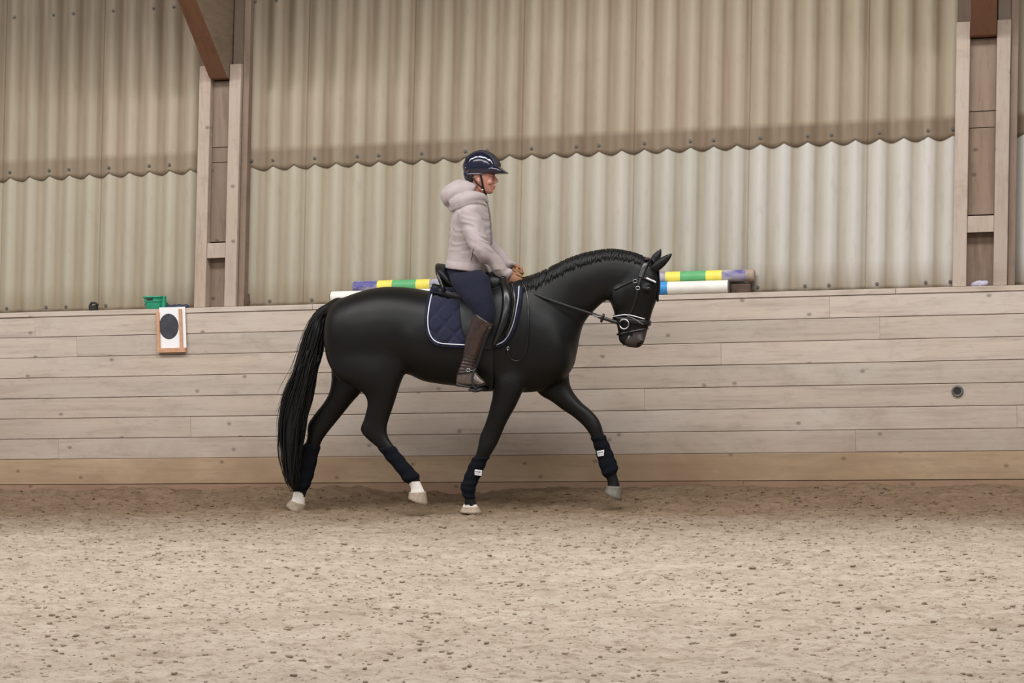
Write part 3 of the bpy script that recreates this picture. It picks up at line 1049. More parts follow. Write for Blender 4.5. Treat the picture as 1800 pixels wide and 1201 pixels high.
def leg_wrap(key, i0, i1, label, name='leg_wrap', patch=None):
    ly, rows = LEGS[key]
    rows = [tuple(r) + (0.0,) * (6 - len(r)) for r in rows]
    sel = smooth_list(rows, 6)[int(i0 * 6):int(i1 * 6) + 1]
    rings = []
    n = len(sel)
    for j, (x1, y1, x2, y2, hw, oy) in enumerate(sel):
        A, B = W(x1, y1, ly + oy), W(x2, y2, ly + oy)
        c = (A + B) / 2
        a = (A - B) / 2
        g = 0.006 + 0.0025 * math.sin(j * 1.1)
        if j in (0, n - 1): g = 0.001
        a = a * (1 + g / a.length)
        rings.append(ringpts(c, a, (0, hw + g + 0.002, 0), 0.95, 22))
    t = empty(name, rings[-1][0])
    tag(t, label, 'leg wrap', 'dark fleece wraps on the horse legs')
    MB().add(skin_rings(rings)).build('bandage', M['wrap'], t)
    if patch:
        (px, py, ang) = patch
        c = W(px, py, ly - 0.041)
        ux = Vector((math.cos(ang), 0, math.sin(ang)))
        uz = Vector((-math.sin(ang), 0, math.cos(ang)))
        V, Fc = [], []
        for jz in (-1, 1):
            for ix in range(5):
                s = (ix - 2) / 2
                for lay in (0, 1):
                    V.append(c + ux * (s * 0.027) + uz * (jz * 0.020) + Vector((0, 0.010 * s * s - 0.003 * lay, 0)))
        for ix in range(4):
            for lay in (0, 1):
                a = ix * 2 + lay
                Fc.append((a, a + 2, a + 12, a + 10))
        mb = MB(); mb.v, mb.f, mb.m = V, Fc, [0] * len(Fc)
        lab = mb.build('label_patch', M['patch'], t, False)
        mb = MB()
        for row, (zz, hh, segs) in enumerate(((0.006, 0.0075, [(-0.020, -0.013), (-0.010, -0.003), (0.0, 0.006), (0.009, 0.018)]), (-0.009, 0.003, [(-0.020, -0.004), (0.0, 0.012)]))):
            for (s0_, s1_) in segs:
                q = [c + ux * a + uz * b + Vector((0, 0.010 * (a / 0.027) ** 2 - 0.0042, 0)) for a, b in ((s0_, zz - hh / 2), (s1_, zz - hh / 2), (s1_, zz + hh / 2), (s0_, zz + hh / 2))]
                mb.add((q, [(0, 1, 2, 3)]))
        mb.build('patch_print', M['print'], lab, False)
    return t


leg_wrap('A', 8.4, 13.6, 'dark fleece wrap with white patch on the planted near front leg', patch=(840, 831, -0.15))
leg_wrap('B', 7.3, 11.9, 'dark fleece wrap with white patch on the front leg reaching forward', patch=(1056, 797, 0.18))
leg_wrap('C', 7.4, 11.1, 'dark fleece wrap on the hind leg beside the tail')
leg_wrap('D', 8.9, 12.4, 'dark fleece wrap on the lifted hind leg under the belly')

# ------------------------------------------------------------------ saddle pad
pad = empty('saddle_pad', W(830, 560, HY - 0.3))
tag(pad, 'navy diamond-quilted saddle pad with white piping under the black saddle', 'saddle pad')


def interp(tab, y):
    ys_ = [t[0] for t in tab]
    return tuple(float(np.interp(y, ys_, [t[k] for t in tab])) for k in range(1, len(tab[0])))


PADT = [(505, 759, 918), (512, 757, 918), (530, 753, 916), (550, 750, 912), (570, 749, 907), (585, 751, 901), (595, 755, 896), (603, 761, 889), (608, 769, 880), (611, 782, 868)]


PADT = [tuple(r) for r in smooth_list(PADT, 4)]


def patch_grid(tab, y0, y1, nr, nc, offf, thick=0.008):
    """cloth conforming to the flank: rows by pixel y, columns between left and right edge"""
    top, bot = [], []
    for j in range(nr + 1):
        y = y0 + (y1 - y0) * j / nr
        xl, xr = interp(tab, y)
        for i in range(nc + 1):
            x = xl + (xr - xl) * i / nc
            yy = y + 0.02 * (x - 840)
            q, nn = on_body(x, yy, 0.0, fallback=HY - 0.16)
            if nn.y > -0.2: nn = Vector((0, -1, 0))
            o = offf(x, y, i / nc, j / nr)
            top.append(q + nn * o)
            bot.append(q + nn * (o - thick))
    V = top + bot
    n = nc + 1
    N = len(top)
    Fc = []
    for j in range(nr):
        for i in range(nc):
            a = j * n + i
            Fc.append((a, a + 1, a + n + 1, a + n))
            Fc.append((N + a, N + a + n, N + a + n + 1, N + a + 1))
    edge = [i for i in range(n)] + [j * n + nc for j in range(1, nr + 1)] + [nr * n + i for i in range(nc - 1, -1, -1)] + [j * n for j in range(nr - 1, 0, -1)]
    for k in range(len(edge)):
        a, b = edge[k], edge[(k + 1) % len(edge)]
        Fc.append((a, N + a, N + b, b))
    return V, Fc


def quilt(x, y, u, v):
    p = ((x - 750) / 33 + (y - 500) / 36)
    q = ((x - 750) / 33 - (y - 500) / 36)
    g = abs(math.sin(math.pi * p)) * abs(math.sin(math.pi * q))
    return 0.013 + 0.011 * min(1, g * 2.2)


pv = patch_grid(PADT, 506, 611, 64, 90, quilt, 0.012)
pair(pv, 'quilted_cloth', M['navy_pad'], pad)


RIM = [(757, 512), (753, 530), (750, 550), (749, 570), (751, 585), (756, 597), (764, 605), (776, 609.5), (800, 611), (840, 611.5), (868, 610.5), (880, 607.5), (889, 602), (896, 594), (901, 585), (907, 570), (912, 550), (916, 530), (918, 506)]


def rim_path(inset):
    r = np.array(smooth_list(RIM, 6))
    t = np.gradient(r, axis=0)
    t /= np.linalg.norm(t, axis=1)[:, None]
    return [(x + ty * inset, y - tx * inset) for (x, y), (tx, ty) in zip(r, t)]


for nm, ins, rr, mt in (('edge_binding', 0.6, 0.011, 'navy_edge'), ('piping', 5.0, 0.0042, 'piping')):
    pts = [on_body(x, y + 0.02 * (x - 840), 0.0255 if nm == 'piping' else 0.012)[0] for x, y in rim_path(ins)]
    tv = tube(pts, rr, 8)
    pair(tv, nm, M[mt], pad)

# ------------------------------------------------------------------ saddle
sad = empty('saddle', W(835, 520, HY))
tag(sad, 'black leather dressage saddle with deep cantle under the rider', 'saddle')
# seat: cantle at the back, dip, pommel in front
SEAT = [(768, 474, 783, 502, 0.11), (773, 464, 796, 508, 0.165), (783, 466, 808, 515, 0.185), (797, 482, 818, 520, 0.175), (815, 494, 832, 522, 0.155), (838, 492, 850, 524, 0.15),
        (858, 482, 866, 524, 0.175), (872, 475, 882, 520, 0.18), (886, 478, 896, 515, 0.15), (896, 488, 905, 508, 0.09)]
fuse('seat', [ploft(SEAT, HY, 0.9)], 0.008, 4, M['leather_soft'], sad)
# roll of the cantle edge
pts = []
for a in np.linspace(-1, 1, 25):
    th = a * math.pi * 0.5
    w = W(771 + 22 * (1 - math.cos(th)) ** 1.0, 466 + 46 * (1 - math.cos(th)) ** 1.1, HY)
    pts.append(Vector((w.x, HY + 0.185 * math.sin(th), w.z)))
MB().add(tube(pts, 0.014, 10)).build('cantle_roll', M['leather'], sad)
# panels (stuffed cushions under the seat)
PANEL = [(759, 503, 764, 517, 0.03, 0.03), (762, 498, 774, 523, 0.05, 0.015), (780, 504, 790, 528, 0.055), (805, 512, 812, 532, 0.05, -0.01), (830, 514, 836, 532, 0.045, -0.02), (862, 506, 868, 528, 0.045, -0.01), (890, 492, 898, 515, 0.035, 0.02)]
pn = ploft(PANEL, HY - 0.135, 0.95)
fuse('panel', [pn], 0.008, 3, M['leather_soft'], sad)
fuse('panel', [mir(pn)], 0.008, 3, M['leather_soft'], sad)
# gullet strip with silver tab at the rear
p = [on_body(x, y, 0.055)[0] for x, y in ((772, 519), (784, 523), (797, 526), (808, 528))]
pair(tube(p, 0.008, 8), 'panel_piping', M['boot'], sad)
p = [on_body(x, y, 0.063)[0] for x, y in ((774, 519), (782, 521), (789, 522.5))]
MB().add(tube(p, 0.004, 6)).build('silver_tab', M['steel'], sad)
FLAP = [(503, 846, 902), (509, 826, 904), (515, 808, 905), (530, 808, 905), (548, 810, 905), (565, 811, 901), (580, 813, 894), (592, 818, 885), (602, 825, 876), (610, 835, 866), (614, 843, 860)]
fv = patch_grid(FLAP, 504, 614, 48, 44, lambda x, y, u, v: 0.036, 0.008)
pair(fv, 'flap', M['leather_soft'], sad)
# knee blocks in front of the thigh
KB = [((884, 491), 0.012), ((889, 503), 0.028), ((893, 522), 0.035), ((892, 545), 0.035), ((886, 568), 0.032), ((876, 590), 0.024), ((868, 606), 0.012)]
pts = spline([on_body(x, y, 0.058, fallback=HY - 0.17)[0] for (x, y), r in KB], 4)
rr = [t[0] for t in smooth_list([(r, r) for _, r in KB], 4)]
kv = tube(pts, rr, 12)
pair(kv, 'knee_block', M['leather'], sad)
for px_off, rad in ((13, 0.012),):
    pts = spline([on_body(x + px_off, y + 1, 0.044, fallback=HY - 0.17)[0] for (x, y), r in KB[1:-1]], 4)
    kv = tube(pts, rad, 8)
    pair(kv, 'flap_roll', M['leather'], sad)
# girth
GT = [(602, 834, 868), (630, 836, 868), (655, 838, 868), (675, 840, 868), (684, 842, 867)]
gv = patch_grid(GT, 602, 683, 24, 8, lambda x, y, u, v: 0.014, 0.010)
pair(gv, 'girth', M['leather_soft'], sad)
ug = []
for i in range(9):
    x = 842 + (867 - 842) * i / 8
    ug.append(x)
rings = []
for a in np.linspace(-1, 1, 15):
    p = [W(x, 686.5 - 6 * a * a, HY) for x in (842, 867)]
    c = (p[0] + p[1]) / 2
    c = Vector((c.x, HY + a * 0.17, c.z))
    rings.append(ringpts(c, (p[1] - p[0]) / 2, (0, 0, 0.008), 0.5, 8))
MB().add(skin_rings(rings)).build('girth_belly', M['leather_soft'], sad)

# ------------------------------------------------------------------ bridle
HEADR = [tuple(r) + (0.0,) * (6 - len(r)) for r in HEAD]


def head_loop(front, back, grow, width, thick, hw, n=40, part=None):
    A, B = W(front[0], front[1], HY), W(back[0], back[1], HY)
    c = (A + B) / 2
    a = (A - B) / 2
    pts = ringpts(c, a * (1 + grow / a.length), (0, hw + grow, 0), 0.88, n)
    nrm = [(Vector(p) - c).normalized() for p in pts]
    return strap(pts, width, thick, nrm, True)


bri = empty('bridle', W(1110, 540, HY))
tag(bri, 'black leather bridle with white crystal bands on the horse head', 'bridle')


def path_on(pl, off=0.007, sub=5):
    out, nn = [], []
    for x, y in smooth_list(pl, sub):
        q, n_ = on_body(x, y, off)
        out.append(q); nn.append(n_)
    return out, nn


def two_sided(pl, width, thick, name, mat, off=0.007):
    p, nn = path_on(pl, off)
    sv = strap(p, width, thick, nn)
    return pair(sv, name, mat, bri)


two_sided([(1139, 457), (1134, 466), (1130, 478), (1127, 489)], 0.040, 0.010, 'headpiece', M['leather'], 0.010)
pts = [Vector((W(1139, 457, HY).x, HY + s, W(1139, 455.5, HY).z - 0.6 * s * s)) for s in np.linspace(-0.085, 0.085, 9)]
MB().add(strap(pts, 0.036, 0.010, (0, 0, 1))).build('poll_piece', M['leather'], bri)
two_sided([(1127, 488), (1122, 506), (1117, 526), (1110, 546), (1101, 562)], 0.018, 0.007, 'cheekpiece', M['leather'])
two_sided([(1122, 490), (1110, 495), (1095, 502), (1080, 510)], 0.012, 0.006, 'throatlash', M['leather'])
two_sided([(1127, 488), (1137, 491), (1148, 496), (1157, 504)], 0.022, 0.008, 'browband', M['leather'])
for a, b, nm in (((1120, 505), (1123, 508), 'cheek_buckle'), ((1116, 494), (1118, 496), 'throat_buckle')):
    q, nn = on_body((a[0] + b[0]) / 2, (a[1] + b[1]) / 2, 0.012)
    rg = [q + Vector((math.cos(t) * 0.015, 0, math.sin(t) * 0.012)) for t in np.linspace(0, 2 * math.pi, 13)[:-1]]
    MB().add(tube(rg, 0.0028, 6, True, ref=(0, 1, 0))).build(nm, M['steel'], bri)
# crystals of the browband
mb = MB()
for x, y in smooth_list([(1137, 490), (1148, 495), (1154, 500), (1158.5, 505)], 6):
    q, nn = on_body(x, y, 0.014)
    e = ellipsoid(q, (0.007, 0, 0), (0, 0.007, 0), (0, 0, 0.007), 8, 6)
    mb.add(e)
mb.build('browband_crystals', M['crystal'], bri)['kind'] = 'stuff'
# noseband, flash
MB().add(head_loop((1142, 568.5), (1079.5, 558), 0.007, 0.036, 0.008, 0.068)).build('noseband', M['leather'], bri)
for pl, mt, rr in (([(1078, 557), (1086, 554.5), (1098, 552.5), (1110, 553.5), (1124, 557.5), (1135, 561), (1142, 563)], 'crystal', 0.0034), ([(1104, 555.5), (1114, 559), (1124, 566), (1132, 571), (1140, 575)], 'helmet_trim', 0.0026)):
    ep, _n = path_on(pl, 0.0165, 6)
    pair(tube(ep, rr, 6), 'crystal_edge', M[mt], bri)
MB().add(head_loop((1138, 578), (1086, 588), 0.006, 0.014, 0.006, 0.057)).build('flash_strap', M['leather'], bri)
# bit rings
for s in (-1, 1):
    c = W(1097, 570, HY + s * 0.074)
    rg = [c + Vector((math.cos(t) * 0.034, 0.006 * math.cos(t) * s, math.sin(t) * 0.034)) for t in np.linspace(0, 2 * math.pi, 29)[:-1]]
    MB().add(tube(rg, 0.0055, 8, True, ref=(0, 1, 0))).build('bit_ring', M['steel'], bri)
# reins
NH = W(914, 497, HY - 0.075)
FHH = W(912, 482, HY + 0.075)
ra = spline([W(1090, 569, HY - 0.080), W(1062, 560, HY - 0.10), W(1040, 552, HY - 0.12), W(985, 534, HY - 0.17), W(945, 519, HY - 0.16), W(925, 509, HY - 0.12), NH], 6)
MB().add(strap(ra, 0.020, 0.006, (0, -1, 0.2))).build('rein', M['leather_soft'], bri)
rb = spline([W(1092, 570, HY + 0.080), W(1062, 560, HY + 0.10), W(1040, 551, HY + 0.13), W(985, 531, HY + 0.16), W(945, 514, HY + 0.15), W(920, 494, HY + 0.10), FHH], 6)
MB().add(strap(rb, 0.020, 0.006, (0, 1, 0.2))).build('rein', M['leather_soft'], bri)
for (x, y) in ((1060, 553), ):
    a, b = W(1061.5, 552, HY - 0.105), W(1056.5, 567, HY - 0.105)
    MB().add(tube([a, a + (b - a) * 0.25, (a + b) / 2, a + (b - a) * 0.75, b], [0.007, 0.011, 0.012, 0.011, 0.006], 8)).build('rein_stop', M['leather'], bri)
a, b = W(1088, 568.5, HY - 0.081), W(1052, 556.5, HY - 0.109)
MB().add(strap([a + (b - a) * t for t in np.linspace(0, 1, 6)], 0.026, 0.011, (0, -1, 0.2))).build('rein_end_loop', M['leather'], bri)
MB().add(strap([W(1041, 553.5, HY - 0.124) + (W(1058, 558.5, HY - 0.108) - W(1041, 553.5, HY - 0.124)) * t for t in np.linspace(0, 1, 4)], 0.006, 0.004, (0, -1, 0.2))).build('rein_stripe', M['helmet_trim'], bri)
# spare end of the rein hanging in a loop on the shoulder
lp = []
for x, y in smooth_list([(916, 499), (924, 508), (928, 535), (929, 575), (927, 605), (921, 624), (910, 634), (900, 631), (894, 622), (892, 610)], 5):
    lp.append(on_body(x, y, 0.014)[0])
lp[0] = NH
MB().add(strap(lp, 0.010, 0.004, (0, -1, 0))).build('rein_bight', M['leather'], bri)
q, nn = on_body(893, 612, 0.016)
rg = [q + Vector((math.cos(t) * 0.008, 0, math.sin(t) * 0.012)) for t in np.linspace(0, 2 * math.pi, 13)[:-1]]
MB().add(tube(rg, 0.003, 6, True, ref=(0, 1, 0))).build('rein_buckle', M['steel'], bri)

# ------------------------------------------------------------------ rider
per = empty('person', W(825, 500, HY))
tag(per, 'person in a pale hooded jacket, navy breeches, brown boots and dark riding helmet', 'person')


def mitten(wrist, fdir, s, k=1.0, cuff=False):
    """closed hand: palm, four bent fingers round the rein and a thumb on top. s: side (-1 near)"""
    f = Vector(fdir).normalized()
    l = Vector((0, s, 0)); l = (l - f * l.dot(f)).normalized()
    u = f.cross(l) * (1 if s < 0 else -1)
    if u.z < 0: u = -u
    P = lambda a, b, c: Vector(wrist) + f * a + l * b + u * c
    ps = []
    rings = []
    for a, h, w in ((-0.02, 0.024, 0.022), (0.0, 0.026, 0.021), (0.03, 0.037, 0.021), (0.06, 0.042, 0.019), (0.082, 0.041, 0.016), (0.092, 0.034, 0.010)):
        rings.append(ringpts(P(a, 0.004, -0.004), u * h * k, l * w * k, 0.85, 14))
    ps.append(skin_rings(rings))
    for uu, ln in ((0.029, 0.95), (0.010, 1.05), (-0.010, 1.0), (-0.029, 0.85)):
        r = 0.0098 * k
        ch = [P(0.070, 0.006, uu), P(0.088 + 0.010 * ln, -0.002, uu - 0.001), P(0.090 + 0.012 * ln, -0.022, uu - 0.002), P(0.080, -0.042 * ln, uu - 0.003), P(0.056, -0.044 * ln, uu - 0.003), P(0.046, -0.030, uu - 0.003)]
        ps.append(tube(spline(ch, 3), [r * q for q in np.linspace(1.08, 0.85, 16)], 8))
    th = [P(0.018, -0.012, 0.026), P(0.042, -0.020, 0.041), P(0.068, -0.022, 0.046), P(0.090, -0.022, 0.040)]
    ps.append(tube(spline(th, 3), [0.0125 * k, 0.0125 * k, 0.0122 * k, 0.012 * k, 0.0115 * k, 0.011 * k, 0.011 * k, 0.0105 * k, 0.009 * k, 0.006 * k], 8))
    return ps


nS, nE, nWr = W(821, 373, HY - 0.165), W(846, 438, HY - 0.225), W(893, 486, HY - 0.085)
fS, fE, fWr = W(829, 374, HY + 0.165), W(861, 436, HY + 0.225), W(899, 470, HY + 0.085)
nDir, fDir = (W(912, 497, HY - 0.065) - nWr), (W(914, 484, HY + 0.065) - fWr)
hip_n = W(815, 482, HY - 0.10)
LEGY = HY - 0.33


def near_leg(grow, full=True):
    TH = [(846, 474, 790, 484, 0.085, 0.16), (857, 484, 793, 497, 0.095, 0.10), (862, 502, 801, 510, 0.088, 0.06), (866, 520, 813, 526, 0.080, 0.025), (869, 538, 825, 541, 0.070, 0.01),
          (869, 554, 833, 553, 0.060, 0.0), (866, 567, 834, 563, 0.055, 0.0), (858, 578, 828, 575, 0.052, 0.0), (852, 597, 819, 597, 0.050, 0.0), (841, 625, 815, 624, 0.042, 0.0), (836, 643, 808, 646, 0.036, 0.0), (835, 655, 805, 660, 0.036, 0)]
    return TH


TORSOR = [(851, 342, 832, 336, 0.055), (853, 350, 822, 346, 0.095), (857, 361, 807, 357, 0.165), (859, 374, 800, 371, 0.185), (861, 392, 796, 388, 0.185), (862, 410, 794, 406, 0.172), (862, 428, 792, 424, 0.160), (860, 446, 790, 442, 0.155), (859, 463, 788, 457, 0.165), (859, 477, 787, 468, 0.180)]
# body: one continuous figure inside the clothes
bp = []
bp.append(ploft(TORSOR, HY, 0.9, grow=0.88))
bp.append(ploft([(858, 470, 789, 462, 0.17), (860, 485, 787, 478, 0.18), (852, 500, 795, 497, 0.16)], HY, 0.9, grow=0.9))
TH = near_leg(1)
lg = ploft(TH, LEGY, 0.95, grow=0.86)
FOOT = [(836, 648, 806, 648, 0.036), (839, 657, 803, 662, 0.038), (845, 664, 803, 673, 0.040), (851, 670, 812, 677, 0.038), (853, 674, 838, 678, 0.030)]
ft = ploft(FOOT, LEGY, 0.9, grow=0.85)
bp += [lg, mir(lg), ft, mir(ft)]
for S, E, Wr in ((nS, nE, nWr), (fS, fE, fWr)):
    bp.append(tube([S, (S + E) / 2, E, (E + Wr) / 2, Wr], [0.055, 0.046, 0.038, 0.034, 0.024], 12))
bp += mitten(nWr, nDir, -1, 0.85) + mitten(fWr, fDir, 1, 0.85)
# neck and head
bp.append(ploft([(852, 354, 828, 350, 0.06), (853, 342, 829, 338, 0.052), (855, 333, 829, 326, 0.052)], HY, 1.0))
HEADP = [(862, 341.5, 850, 339.5, 0.020), (865.5, 339, 842, 335, 0.040), (867, 333, 834, 330, 0.054), (867.5, 327, 829, 325, 0.062), (868.5, 320, 825, 319, 0.068), (869.5, 313, 823, 313, 0.071), (870, 306, 822, 306, 0.073), (868, 294, 823, 294, 0.072),
         (862, 284, 829, 284, 0.06), (852, 278, 839, 278, 0.03)]
hd = [ploft(HEADP, HY, 0.98)]
nose = [(868.5, 310.5), (871.5, 315), (873.6, 319.5), (870.5, 323)]
hd.append(tube([W(x, y, HY) for x, y in ((867.5, 309), (870.5, 314), (873.0, 318.5), (872.9, 320.6))], [0.008, 0.0105, 0.0135, 0.0120], 10))
for s in (-1, 1):
    hd.append(ellipsoid(W(870.3, 321, HY + s * 0.011), (0.011, 0, 0), (0, 0.009, 0), (0, 0, 0.008), 10, 8))
    hd.append(tube([W(868.5, 309.5, HY + s * 0.012), W(868, 308.6, HY + s * 0.03), W(864.5, 309, HY + s * 0.048)], [0.007, 0.008, 0.006], 8))
    hd.append(ellipsoid(W(859.5, 320.5, HY + s * 0.040), (0.026, 0, 0), (0, 0.016, 0), (0, 0, 0.020), 10, 8))
    hd.append(tube([W(849, 337, HY + s * 0.040), W(843.5, 332, HY + s * 0.052), W(842, 324, HY + s * 0.058)], [0.012, 0.012, 0.01], 8))
    ec = W(841, 318, HY + s * 0.071)
    hd.append(ellipsoid(ec, (0.013, 0, 0.002), (0, 0.008, 0), (-0.004, 0, 0.024), 10, 8))
hd.append(tube([W(868.3, 327.6, HY - 0.018), W(870.0, 327.0, HY), W(868.3, 327.6, HY + 0.018)], [0.004, 0.0075, 0.004], 8))
hd.append(tube([W(867.8, 331.2, HY - 0.017), W(869.0, 331.5, HY), W(867.8, 331.2, HY + 0.017)], [0.004, 0.0075, 0.004], 8))
hd.append(ellipsoid(W(864.5, 337.5, HY), (0.012, 0, 0), (0, 0.018, 0), (0, 0, 0.011), 10, 8))
fuse('body', bp + hd, 0.0036, 1, [M['skin']], per, relax=(5, lambda c: (c[:, 2] > W(850, 345, HY).z).astype(float)))
for s in (-1, 1):
    MB().add(ellipsoid(W(864.9, 313.4, HY + s * 0.029), (0.0085, 0, 0), (0, 0.009, 0), (0, 0, 0.0045), 12, 8)).build('eye', M['eyewhite'], per)
    MB().add(ellipsoid(W(866.2, 313.4, HY + s * 0.030), (0.0052, 0, 0), (0, 0.006, 0), (0, 0, 0.0048), 10, 8)).build('iris', M['brow'], per)
    MB().add(tube([W(869.2, 309.2, HY + s * 0.014), W(868.6, 308.6, HY + s * 0.03), W(865.3, 309.6, HY + s * 0.048)], [0.0025, 0.0032, 0.0015], 6)).build('eyebrow', M['brow'], per)
MB().add(tube([W(868.0, 329.4, HY - 0.019), W(869.3, 329.4, HY - 0.008), W(869.6, 329.4, HY), W(869.3, 329.4, HY + 0.008), W(868.0, 329.4, HY + 0.019)], 0.0032, 6)).build('lips', M['lip'], per)
MB().add(ellipsoid(W(841.5, 318.5, HY - 0.082), (0.004, 0, 0), (0, 0.004, 0), (0, 0, 0.004), 8, 6)).build('earring', M['steel'], per)
# hair gathered at the nape
HAIR = [(842, 305, 821, 306, 0.076), (842, 312, 821, 314, 0.074), (838, 319, 823, 321, 0.066), (835, 326, 825, 327, 0.05), (834, 332, 828, 332, 0.03)]
fuse('hair', [ploft(HAIR, HY, 1.0)], 0.006, 2, M['hair_dark'], per, disp=lambda c: 0.0015 * np.sin(c[:, 2] * 300 + c[:, 0] * 900))

# breeches
br = [ploft([(856, 470, 792, 465, 0.140), (860, 481, 787, 477, 0.178), (858, 492, 790, 489, 0.185), (850, 503, 800, 502, 0.15)], HY, 0.9)]
lgb = ploft(TH[:8], LEGY, 0.95)
br += [lgb, mir(lgb)]
fuse('breeches', br, 0.007, 3, M['breeches'], per, disp=lambda c: 0.0018 * vnoise(c[:, 0] * 40, c[:, 1] * 30, c[:, 2] * 22))


# jacket
def wrinkle(c):
    z0 = W(830, 470, HY).z
    low = np.clip(1 - (c[:, 2] - z0) / 0.40, 0, 1)
    d = vnoise(c[:, 0] * 6, c[:, 1] * 6, c[:, 2] * 6)
    fold = 1 - 2.4 * np.abs(vnoise(c[:, 0] * 4.5 + 1.5 * d, c[:, 1] * 5, c[:, 2] * 26 + 7 * c[:, 0] + 2 * d))
    return 0.011 * fold * (0.2 + 0.8 * low) + 0.003 * vnoise(c[:, 0] * 14, c[:, 1] * 14, c[:, 2] * 14)


jp = [ploft(TORSOR[1:], HY, 0.88, grow=1.0)]
for S, E, Wr in ((nS, nE, nWr), (fS, fE, fWr)):
    M1 = (S + E) / 2
    M2 = (E + Wr) / 2
    jp.append(tube(spline([S + Vector((0, 0, 0.01)), M1, E, M2, Wr], 4), [t[0] for t in smooth_list([(0.078, 0), (0.074, 0), (0.063, 0), (0.055, 0), (0.043, 0)], 4)], 14))
jac = fuse('jacket', jp, 0.0065, 3, M['jacket'], per, disp=wrinkle, relax=(10, lambda c: np.ones(len(c))))
# hem band, zip, pocket seam
rows = [(860.5, 466, 787, 458, 0.178), (861.5, 472, 786, 464, 0.190), (862, 478.5, 785.5, 470, 0.194), (860, 480, 787, 471.5, 0.188)]
fuse('jacket_hem', [ploft(rows, HY, 0.88)], 0.006, 2, M['jacket'], jac)
zp = [W(x, y, HY - 0.012) for x, y in smooth_list([(854, 348), (858, 362), (861.5, 378), (863, 395), (864, 412), (864, 430)], 4)]
MB().add(tube(zp, 0.005, 6)).build('zip', M['jacket_trim'], jac)
JB = BVHTree.FromPolygons([v.co.copy() for v in jac.data.vertices], [tuple(p.vertices) for p in jac.data.polygons])
pk = [on_body(x, y, 0.001, bvh=JB)[0] for x, y in smooth_list([(832, 437), (831, 444), (829, 452), (827, 458)], 4)]
MB().add(tube(pk, 0.003, 6)).build('pocket_seam', M['jacket_trim'], jac)
# hood lying on the back, collar
hp = []
hp.append(ploft([(842, 325, 834, 345, 0.10), (826, 319, 826, 356, 0.135), (808, 317, 806, 363, 0.150), (792, 323, 796, 368, 0.140), (780, 335, 787, 365, 0.105), (776, 345, 779, 356, 0.05)], HY, 0.95))
for s in (-1, 1):
    hp.append(tube(spline([W(796, 358, HY + s * 0.10), W(812, 354, HY + s * 0.135), W(830, 347, HY + s * 0.125), W(845, 347, HY + s * 0.085), W(854, 353, HY + s * 0.03)], 4),
                   [t[0] for t in smooth_list([(0.045, 0), (0.05, 0), (0.042, 0), (0.030, 0), (0.016, 0)], 4)], 12))
    hp.append(tube(spline([W(792, 366, HY + s * 0.06), W(806, 363, HY + s * 0.14), W(824, 356, HY + s * 0.15), W(842, 356, HY + s * 0.11), W(855, 361, HY + s * 0.05)], 4),
                   [t[0] for t in smooth_list([(0.025, 0), (0.028, 0), (0.024, 0), (0.018, 0), (0.010, 0)], 4)], 12))
hood = fuse('hood', hp, 0.0065, 6, M['jacket'], jac, disp=lambda c: 0.007 * (1 - 2 * np.abs(vnoise(c[:, 0] * 6, c[:, 1] * 5, c[:, 2] * 13 - c[:, 0] * 9))) + 0.004 * vnoise(c[:, 0] * 16, c[:, 1] * 16, c[:, 2] * 16))
cl = []
for k, (x1, y1, x2, y2, hw) in enumerate(((857, 356, 822, 350, 0.10), (856, 350, 826, 341, 0.083), (854, 345, 829, 332, 0.075))):
    A, B = W(x1, y1, HY), W(x2, y2, HY)
    cl.append(ringpts((A + B) / 2, (A - B) / 2, (0, hw, 0), 0.95, 28))
mb = MB().add(skin_rings(cl, False))
col_o = mb.build('collar', M['jacket'], jac)
sd = col_o.modifiers.new('t', 'SOLIDIFY'); sd.thickness = 0.012; sd.offset = 0
# gloves
for wr, dr, s in ((nWr, nDir, -1), (fWr, fDir, 1)):
    g = fuse('glove', mitten(wr, dr, s, 1.03), 0.0032, 2, M['glove'], per)
    f = Vector(dr).normalized()
    MB().add(tube([Vector(wr) + f * 0.004, Vector(wr) + f * 0.016], [0.027, 0.030], 14)).build('glove_cuff', M['glove_dark'], g)
